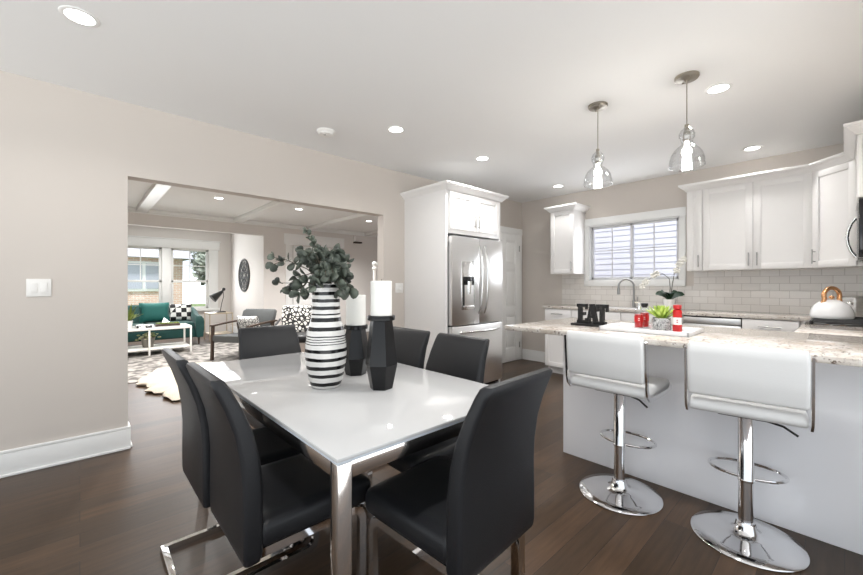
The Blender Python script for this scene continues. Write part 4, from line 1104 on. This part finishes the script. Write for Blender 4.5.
bottle(2.615, 0.676, 0.024, 0.135, 'red tube bottle with a white label, right of the succulent', 'red')
SX, SY = 2.640, 0.768
sp = thing('potted_succulent', 'lime green succulent in a small black-and-white patterned pot on the tray', 'potted plant', (SX, SY, TB))
MB().lathe([(0.0005, 0), (0.050, 0), (0.052, 0.004), (0.052, 0.072), (0.048, 0.074), (0.046, 0.06), (0.0005, 0.058)], (SX, SY, TB), 36).build('pot', 'pot_pattern', sp)
tm_ = bmesh.new(); rq = random.Random(3)
mb = MB()
for k in range(46):
    a = k * 2.399; el = R(82 - 58 * (k / 45)); ln = 0.075 + 0.035 * (k / 45)
    d = Vector((math.cos(a) * math.cos(el), math.sin(a) * math.cos(el), math.sin(el)))
    c = Vector((SX, SY, TB + 0.062)); s_ = d.cross(Vector((0, 0, 1))).normalized(); n = s_.cross(d)
    P = []
    for f, w_ in ((0.0, 0.005), (0.35, 0.0075), (0.7, 0.0075), (0.9, 0.004), (1.0, 0.0008)):
        q = c + d * (ln * f) + Vector((0, 0, 0.012 * f * f))
        P.append([q + s_ * w_, q + n * w_ * 0.5, q - s_ * w_, q - n * w_ * 0.5])
    mb.loft(P)
mb.build('leaves', 'green', sp, angle=60)

# orchid on the window counter
OX, OY = 5.06, 1.39
oc = thing('orchid', 'white orchid with dark leaves on the window counter, right of the faucet', 'potted plant', (OX, OY, CT))
MB().lathe([(0.0005, 0), (0.05, 0), (0.066, 0.10), (0.068, 0.12), (0.060, 0.12), (0.055, 0.09), (0.0005, 0.088)], (OX, OY, CT), 28).build('pot', 'porcelain', oc)
mb = MB()
for a, ln, lift in ((110, 0.14, .15), (290, 0.15, .14), (200, 0.12, .17), (20, 0.12, .08), (150, .11, .18), (320, .12, .17)):
    d = Vector((math.cos(R(a)), math.sin(R(a)), 0)); s_ = Vector((-d.y, d.x, 0)); P = []
    for f, w_ in ((0, .014), (.3, .040), (.6, .046), (.85, .034), (1, .004)):
        q = Vector((OX, OY, CT + 0.10)) + d * (ln * f) + Vector((0, 0, lift * 1.6 * f - lift * 1.1 * f * f))
        tl = Vector((-0.6, -0.25, 0.75)); sv = (d.cross(tl)).normalized(); nv = sv.cross(d).normalized(); P.append([q + sv * w_ + nv * .006, q + nv * .003, q - sv * w_ + nv * .006, q - nv * .003])
    mb.loft(P)
mb.build('leaves', 'dark_green', oc, angle=60)
wl = Vector((0, 1, 0))
sa = [Vector((OX, OY, CT + .1)), Vector((OX, OY - .01, CT + .25)), Vector((OX, OY, CT + .36)), Vector((OX - .02, OY + .06, CT + .42)), Vector((OX - .04, OY + .15, CT + .40)), Vector((OX - .06, OY + .22, CT + .33)), Vector((OX - .07, OY + .26, CT + .27))]
sb = [Vector((OX, OY - .01, CT + .1)), Vector((OX + .01, OY - .03, CT + .3)), Vector((OX + .01, OY - .05, CT + .42)), Vector((OX, OY - .10, CT + .52)), Vector((OX - .01, OY - .16, CT + .58))]
mb = MB(); mb.tube(sa, 0.0045, 8, 0.002); mb.tube(sb, 0.0045, 8, 0.002); mb.build('stems', 'stem', oc)
rq = random.Random(5)
for c in (sa[4], sa[5], sa[5] + Vector((0.01, .02, -.02)), sa[6], sb[2] + Vector((-.02, -.03, .03)), sb[3], sb[3] + Vector((0, -.03, .035)), sb[4], sa[4] + Vector((0, -.04, .02))):
    mb = MB(); mb.ball(c, 0.010)
    for k in range(5):
        a = R(72 * k + rq.uniform(0, 40)); d = Vector((-0.5, math.cos(a), math.sin(a))).normalized()
        mb.ball(c + d * 0.022, 0.026, (0.35, 1, 0.75), 1, Vector((0, 1, 0)).rotation_difference(d).to_matrix())
    mb.build('flower', 'petal', oc, angle=80)

# ------------------------------------------------------------------ living room
rug = tag(MB().box(-0.3, 2.75, 5.9, 8.83, 0.0005, 0.009, 0.003).build('area_rug', 'rug'), 'worn grey patterned area rug under the coffee table and armchair', 'rug')
# sheepskin: irregular lobed outline, thick tufted edge
rgs = random.Random(2); mb = MB(); rings = []
cx, cy = 1.12, 5.55
for q, z in ((1.0, 0.010), (1.02, 0.025), (0.97, 0.045), (0.75, 0.055), (0.4, 0.057), (0.02, 0.057)):
    ring = []
    for k in range(96):
        a = 2 * math.pi * k / 96
        rad = (0.62 + 0.13 * math.cos(2 * a - 1.3) + 0.035 * math.sin(9 * a) + 0.02 * math.sin(23 * a + 1)) * q
        x, y = rad * math.cos(a) * 1.45, rad * math.sin(a) * 1.05; th = R(70)
        ring.append((cx + x * math.cos(th) - y * math.sin(th), cy + x * math.sin(th) + y * math.cos(th), z + (0.006 * math.sin(13 * a + q * 9) if q > .3 else 0)))
    rings.append(ring)
mb.loft(rings)
tag(mb.build('sheepskin_rug', 'fur', angle=80), 'cream sheepskin rug on the floor just beyond the opening', 'rug')

# sofa: faces -v
so_ = thing('sofa', 'dark teal velvet sofa in front of the bay windows', 'sofa', (0.95, 9.3, 0))
sx0, sx1, sy0, sy1 = 0.02, 1.86, 8.85, 9.70
MB().box(sx0 + 0.05, sx1 - 0.05, sy0 + 0.02, sy1 - 0.05, 0.15, 0.33, 0.03, 3).build('frame', 'teal', so_)
for a, b in ((sx0 + 0.16, (sx0 + sx1) / 2 - 0.005), ((sx0 + sx1) / 2 + 0.005, sx1 - 0.16)):
    MB().box(a, b, sy0, sy1 - 0.22, 0.33, 0.46, 0.04, 4).build('seat_cushion', 'teal', so_)
def curved_back(mb):
    rings = []
    for k in range(15):
        s_ = k / 14; x = sx0 + 0.05 + (sx1 - sx0 - 0.10) * s_; top = 0.80 - 0.10 * abs(2 * s_ - 1) ** 4
        rings.append([(x, sy1 - 0.24, 0.30), (x, sy1 - 0.20, top - 0.03), (x, sy1 - 0.16, top), (x, sy1 - 0.08, top), (x, sy1 - 0.03, top - 0.04), (x, sy1, 0.30)])
    mb.loft(rings)
mb = MB(); curved_back(mb); mb.build('backrest', 'teal', so_, angle=50)
for x0, x1 in ((sx0, sx0 + 0.15), (sx1 - 0.15, sx1)):
    rings = []
    for y, top in ((sy0 - 0.02, 0.50), (sy0 + 0.02, 0.57), (sy0 + 0.25, 0.59), (sy1 - 0.35, 0.64), (sy1 - 0.2, 0.70), (sy1 - 0.05, 0.72)):
        rings.append([(x0 + .02, y, 0.15), (x0, y, 0.3), (x0, y, top - 0.05), (x0 + .04, y, top), (x1 - .04, y, top), (x1, y, top - 0.05), (x1, y, 0.3), (x1 - .02, y, 0.15)])
    MB().loft(rings).build('arm', 'teal', so_, angle=50)
for x in (sx0 + 0.08, sx1 - 0.08):
    for y in (sy0 + 0.06, sy1 - 0.1): MB().cyl((x, y, 0.16), (x, y, 0), 0.025, 0.014, 12).build('leg', 'dark_wood', so_)
def cushion(name, c, wx, h_, th, tilt, rz, m, label, grp=None):
    """plump square pillow, leaning back"""
    t = []
    n = 12
    mm = Matrix.Translation(c) @ Matrix.Rotation(R(rz), 4, 'Z') @ Matrix.Rotation(R(tilt), 4, 'X')
    mb = MB(mm)
    def P(i, j, sg):
        x, z = -1 + 2 * i / n, -1 + 2 * j / n
        b = max(0, (1 - x ** 4)) ** 0.6 * max(0, (1 - z ** 4)) ** 0.6
        k = 1 - 0.06 * (1 - abs(x)) * (abs(z) ** 3); k2 = 1 - 0.06 * (1 - abs(z)) * (abs(x) ** 3)
        return (x * wx / 2 * k2, sg * th / 2 * b, h_ / 2 + z * h_ / 2 * k)
    tmp = bmesh.new()
    for sg in (1, -1):
        V = [[tmp.verts.new(P(i, j, sg)) for j in range(n + 1)] for i in range(n + 1)]
        for i in range(n):
            for j in range(n): tmp.faces.new((V[i][j], V[i + 1][j], V[i + 1][j + 1], V[i][j + 1]))
    bmesh.ops.remove_doubles(tmp, verts=list(tmp.verts), dist=1e-5); bmesh.ops.recalc_face_normals(tmp, faces=list(tmp.faces))
    mb._take(tmp)
    return tag(mb.build(name, m, angle=80), label, 'pillow', grp)
cushion('throw_pillow', (1.10, 9.30, 0.462), 0.50, 0.40, 0.13, -16, 0, 'teal_light', 'bright teal throw pillow in the middle of the sofa')
cushion('throw_pillow', (1.53, 9.33, 0.462), 0.40, 0.36, 0.12, -16, -12, 'check', 'black and white checked throw pillow at the right arm of the sofa')
# coffee table
tb2 = thing('coffee_table', 'white metal coffee table with a lower shelf in front of the sofa', 'coffee table', (1.1, 8.1, 0.009))
cx0, cx1, cy0, cy1 = 0.30, 1.46, 7.93, 8.50
for x in (cx0, cx1):
    for y in (cy0, cy1): MB().box(x - 0.014, x + 0.014, y - 0.014, y + 0.014, 0.009, 0.46, 0.002).build('leg', 'white_metal', tb2)
x = 0.86; MB().box(x - 0.014, x + 0.014, cy0 - 0.014, cy0 + 0.014, 0.009, 0.46, 0.002).build('leg', 'white_metal', tb2)
mb = MB(); mb.box(cx0, cx1, cy0 - 0.014, cy0 + 0.014, 0.435, 0.475, 0.002); mb.box(cx0, cx1, cy1 - 0.014, cy1 + 0.014, 0.435, 0.475, 0.002); mb.box(cx0 - 0.014, cx0 + 0.014, cy0, cy1, 0.435, 0.475, 0.002); mb.box(cx1 - 0.014, cx1 + 0.014, cy0, cy1, 0.435, 0.475, 0.002); mb.build('top_frame', 'white_metal', tb2)
MB().box(cx0 + 0.01, cx1 - 0.01, cy0 + 0.01, cy1 - 0.01, 0.462, 0.474).build('top', 'porcelain', tb2)
MB().box(cx0, cx1, cy0, cy1, 0.10, 0.125, 0.003).build('shelf', 'white_metal', tb2)
# things on it
bwl = thing('moss_tray', 'long dark tray of green moss on the coffee table', 'tray', (1.15, 8.2, 0.475))
MB().box(0.97, 1.33, 8.13, 8.27, 0.475, 0.515, 0.008).build('tray', 'dark_wood', bwl)
mb = MB(); rq = random.Random(8)
for k in range(40): mb.ball((rq.uniform(0.99, 1.31), rq.uniform(8.15, 8.25), 0.52), rq.uniform(0.012, 0.024), sub=1)
mb.build('moss', 'yellow_green', bwl)
mb = MB(); mb.prism([(1.07, 8.18, 0.530), (1.17, 8.18, 0.530), (1.12, 8.27, 0.530)], (-0.0, -0.01, 0.001)); 
mb = MB(); mb.loft([[(1.06, 8.15, 0.54), (1.18, 8.15, 0.54), (1.12, 8.25, 0.54)], [(1.095, 8.19, 0.62), (1.105, 8.19, 0.62), (1.10, 8.20, 0.62)]]); tag(mb.build('napkin', 'porcelain', smooth=False), 'folded white pyramid napkin standing on the moss tray', 'napkin')
mb = MB()
rings = []
for k in range(13):
    s_ = k / 12; x = 0.70 + 0.24 * s_
    rings.append([(x, 8.02, 0.476), (x, 8.02, 0.492 + 0.012 * math.sin(k * 1.9)), (x, 8.12, 0.505 + 0.018 * math.sin(k * 1.3 + 1)), (x, 8.24, 0.495 + 0.012 * math.cos(k * 2.1)), (x, 8.24, 0.476)])
mb.loft(rings); tag(mb.build('folded_throw', 'check', angle=70), 'crumpled dark and white cloth on the coffee table left of the moss tray', 'cloth')
mb = MB(); mb.box(0.72, 0.96, 8.30, 8.46, 0.475, 0.505, 0.002); tag(mb.build('book', 'porcelain'), 'white book lying behind the crumpled cloth on the coffee table', 'book')
pb = thing('potted_plant', 'small pale plant in a grey bucket on the lower shelf of the coffee table', 'potted plant', (0.87, 8.2, 0.125))
MB().lathe([(0.0005, 0), (0.075, 0), (0.105, 0.16), (0.108, 0.17), (0.10, 0.17), (0.09, 0.14), (0.0005, 0.13)], (0.87, 8.2, 0.125), 24).build('bucket', 'bucket', pb)
mb = MB(); rq = random.Random(9)
for k in range(60):
    a = rq.uniform(0, 6.28); r_ = rq.uniform(0.0, 0.17); mb.ball((0.87 + r_ * math.cos(a), 8.2 + r_ * math.sin(a), 0.30 + 0.09 * rq.random() - 0.25 * r_), rq.uniform(.018, .034), (1, 1, .45), 1)
mb.build('leaves', noise_mix_mat('pale_green_leaf', srgb(140, 150, 100), srgb(196, 198, 160), 20), pb)
# plant on the left end of the coffee table
hp = thing('houseplant', 'yellow-green leafy plant in a white pot at the left end of the coffee table', 'potted plant', (0.60, 8.22, 0.475))
MB().lathe([(0.0005, 0), (0.05, 0), (0.065, 0.12), (0.06, 0.12), (0.055, 0.10), (0.0005, 0.10)], (0.60, 8.22, 0.475), 24).build('pot', 'porcelain', hp)
mb = MB(); rq = random.Random(12)
for k in range(26):
    a = rq.uniform(0, 6.28); el = rq.uniform(0.6, 1.4); ln = rq.uniform(0.18, 0.33)
    d = Vector((math.cos(a) * math.cos(el), math.sin(a) * math.cos(el), math.sin(el))); s_ = d.cross(Vector((0, 0, 1))).normalized(); P = []
    for f, w_ in ((0, .004), (.4, .018), (.75, .022), (1, .002)):
        q = Vector((0.60, 8.22, 0.575)) + d * (ln * f) - Vector((0, 0, 0.06 * f * f * math.cos(el))); P.append([q + s_ * w_, q + Vector((0, 0, .003)), q - s_ * w_, q - Vector((0, 0, .003))])
    mb.loft(P)
mb.build('leaves', 'yellow_green', hp, angle=60)
# side table and desk lamp
st_ = thing('side_table', 'slim pale wire side table beside the sofa, under the desk lamp', 'side table', (2.25, 9.35, 0))
mb = MB()
M['champagne'] = mat('champagne_metal', srgb(196, 182, 160), 0.35, 0.6)
ax0, ax1, ay0, ay1 = 2.02, 2.46, 9.10, 9.55
for x in (ax0, ax1):
    for y in (ay0, ay1): MB().box(x - 0.009, x + 0.009, y - 0.009, y + 0.009, 0, 0.575, 0.002).build('leg', 'champagne', st_)
MB().box(ax0 - 0.012, ax1 + 0.012, ay0 - 0.012, ay1 + 0.012, 0.575, 0.600, 0.003).build('top', 'champagne', st_)
MB().box(ax0, ax1, ay0, ay1, 0.14, 0.155, 0.002).build('shelf', 'champagne', st_)
dl = thing('desk_lamp', 'black cone-shaded desk lamp on the side table', 'lamp', (2.28, 9.35, 0.600))
MB().box(2.19, 2.37, 9.26, 9.44, 0.600, 0.622, 0.004).build('base', 'black_metal', dl)
MB().tube([(2.28, 9.35, 0.62), (2.31, 9.35, 0.80), (2.345, 9.34, 0.95), (2.33, 9.33, 1.08)], 0.007, 8).build('stem', 'black_metal', dl)
mb = MB(); mb.tube([(2.345, 9.33, 1.10), (2.30, 9.33, 1.045)], 0.016, 14, 0.030); mb.tube([(2.30, 9.33, 1.045), (2.12, 9.32, 0.90)], 0.035, 20, 0.095, cap=True); mb.build('shade', 'black_metal', dl)
mb = MB(); mb.ball((2.345, 9.33, 1.105), 0.036); mb.build('finial', 'black_metal', dl)
# armchair: wood frame, charcoal cushions; faces -u
ac = thing('armchair', 'wood-framed armchair with charcoal cushions beyond the far dining chair', 'armchair', (2.02, 6.72, 0.009), R(125))
lm_ = chain(ac)
mb = MB(); z0 = 0.0
def loc_mb(): return MB(Matrix.Identity(4))
for sx in (-1, 1):
    x = sx * 0.33
    mb = loc_mb(); mb.tube([(x, 0.36, 0), (x, 0.34, 0.545)], 0, square=(0.016, 0.022), up=(0, 1, 0)); mb.build('leg', 'dark_wood', ac, local=True)
    mb = loc_mb(); mb.tube([(x, -0.36, 0), (x, -0.22, 0.55)], 0, square=(0.016, 0.022), up=(0, 1, 0)); mb.build('leg', 'dark_wood', ac, local=True)
    mb = loc_mb(); mb.tube([(x, 0.38, 0.545), (x, 0.0, 0.57), (x, -0.34, 0.58)], 0, square=(0.028, 0.013), up=(0, 0, 1)); mb.build('armrest', 'dark_wood', ac, local=True)
    mb = loc_mb(); mb.tube([(x, 0.33, 0.30), (x, -0.30, 0.24)], 0, square=(0.013, 0.02), up=(0, 0, 1)); mb.build('side_rail', 'dark_wood', ac, local=True)
rings = []
for y, zc in ((0.39, 0.345), (0.37, 0.345), (0.0, 0.33), (-0.28, 0.315)):
    g = 0.03 if y > 0.38 else 0; rings.append([(px * (1 - g), y, zc + pz * (1 - g * 6)) for px, pz in rrect(0.60, 0.11, 0.03, 4)])
loc_mb().loft(rings).build('seat_cushion', 'grey_fabric', ac, local=True, angle=50)
rings = []
for z, y in ((0.36, -0.24), (0.40, -0.25), (0.60, -0.31), (0.74, -0.36), (0.77, -0.38)):
    wd = 0.62 if 0.37 < z < 0.76 else 0.57; rings.append([(px, y + py, z) for px, py in rrect(wd, 0.11 if wd > 0.6 else 0.06, 0.03, 4)])
loc_mb().loft(rings).build('backrest', 'grey_fabric', ac, local=True, angle=50)
pw = cushion('throw_pillow', (2.13, 6.80, 0.408), 0.42, 0.30, 0.12, -22, 125, 'dots', 'pale printed throw pillow on the charcoal armchair')
# patterned second chair
nc = thing('patterned_armchair', 'black-legged chair with a black and white line-patterned cushion left of the vase', 'armchair', (2.42, 5.55, 0.009), R(150))
for sx in (-1, 1):
    for y, zt in ((0.28, 0.42), (-0.26, 0.42)):
        mb = MB(); mb.tube([(sx * 0.27, y, 0), (sx * 0.25, y * 0.9, zt)], 0.014, 10); mb.build('leg', 'black', nc, local=True)
MB().box(-0.29, 0.29, -0.28, 0.30, 0.36, 0.47, 0.035, 4).build('seat', 'black', nc, local=True)
rings = []
for z, y in ((0.45, -0.20), (0.48, -0.21), (0.66, -0.27), (0.84, -0.33), (0.87, -0.35)):
    wd = 0.58 if 0.46 < z < 0.86 else 0.52; rings.append([(px, y + py, z) for px, py in rrect(wd, 0.12 if wd > 0.55 else 0.06, 0.04, 4)])
MB().loft(rings).build('backrest', 'net', nc, local=True, angle=50)
for sx in (-1, 1):
    mb = MB(); mb.tube([(sx * 0.30, 0.25, 0.40), (sx * 0.31, 0.22, 0.60), (sx * 0.31, -0.24, 0.66)], 0.016, 10); mb.build('armrest', 'black', nc, local=True)
# oval wall medallion on the side wall of the bay
wc = thing('wall_medallion', 'round black openwork medallion on the bay side wall', 'wall decor', (2.87, 9.65, 1.43))
wm = Matrix.Translation((2.862, 9.65, 1.43)) @ Matrix.Rotation(R(-90), 4, 'Y')
def ring_(mb, r_, t_, cx_=0, cy_=0, n=48): mb.tube([(cx_ + r_ * math.cos(2 * math.pi * k / n), cy_ + r_ * math.sin(2 * math.pi * k / n), 0.004) for k in range(n + 1)], t_, 8)
mb = MB(wm); ring_(mb, 0.375, 0.022); ring_(mb, 0.31, 0.010); mb.build('outer_ring', 'black_metal', wc)
mb = MB(wm)
for k in range(12):
    a = R(30 * k); ring_(mb, 0.055, 0.009, 0.235 * math.cos(a), 0.235 * math.sin(a), 16); mb.cyl((0.08 * math.cos(a), 0.08 * math.sin(a), 0.004), (0.18 * math.cos(a), 0.18 * math.sin(a), 0.004), 0.009, seg=8)
    mb.cyl((0.31 * math.cos(a), 0.31 * math.sin(a), 0.004), (0.375 * math.cos(a), 0.375 * math.sin(a), 0.004), 0.010, seg=8)
ring_(mb, 0.08, 0.014, n=24); ring_(mb, 0.17, 0.010, n=36); mb.build('tracery', 'black_metal', wc)
# newel post and small wall light
nw = thing('newel_post', 'white turned newel post behind the tall candle', 'newel post', (3.13, 4.60, 0))
MB().box(3.09, 3.17, 4.56, 4.64, 0, 1.05, 0.004).build('shaft', 'trim', nw)
MB().lathe([(0.036, 1.05), (0.028, 1.08), (0.026, 1.35), (0.030, 1.42), (0.042, 1.43), (0.042, 1.45), (0.028, 1.46), (0.034, 1.48), (0.042, 1.505), (0.034, 1.53), (0.0005, 1.54)], (3.13, 4.60, 0), 24).build('turned_top', 'trim', nw)
ws = thing('door_chime', 'small white box with a dark underside high on the living room far wall', 'door chime', (5.12, VL, 2.30))
MB().box(5.04, 5.10, VL - 0.05, VL, 2.27, 2.42, 0.004).build('backplate', 'plate', ws)
MB().box(5.04, 5.24, VL - 0.11, VL, 2.25, 2.285, 0.004).build('bar', 'dark_wood', ws)
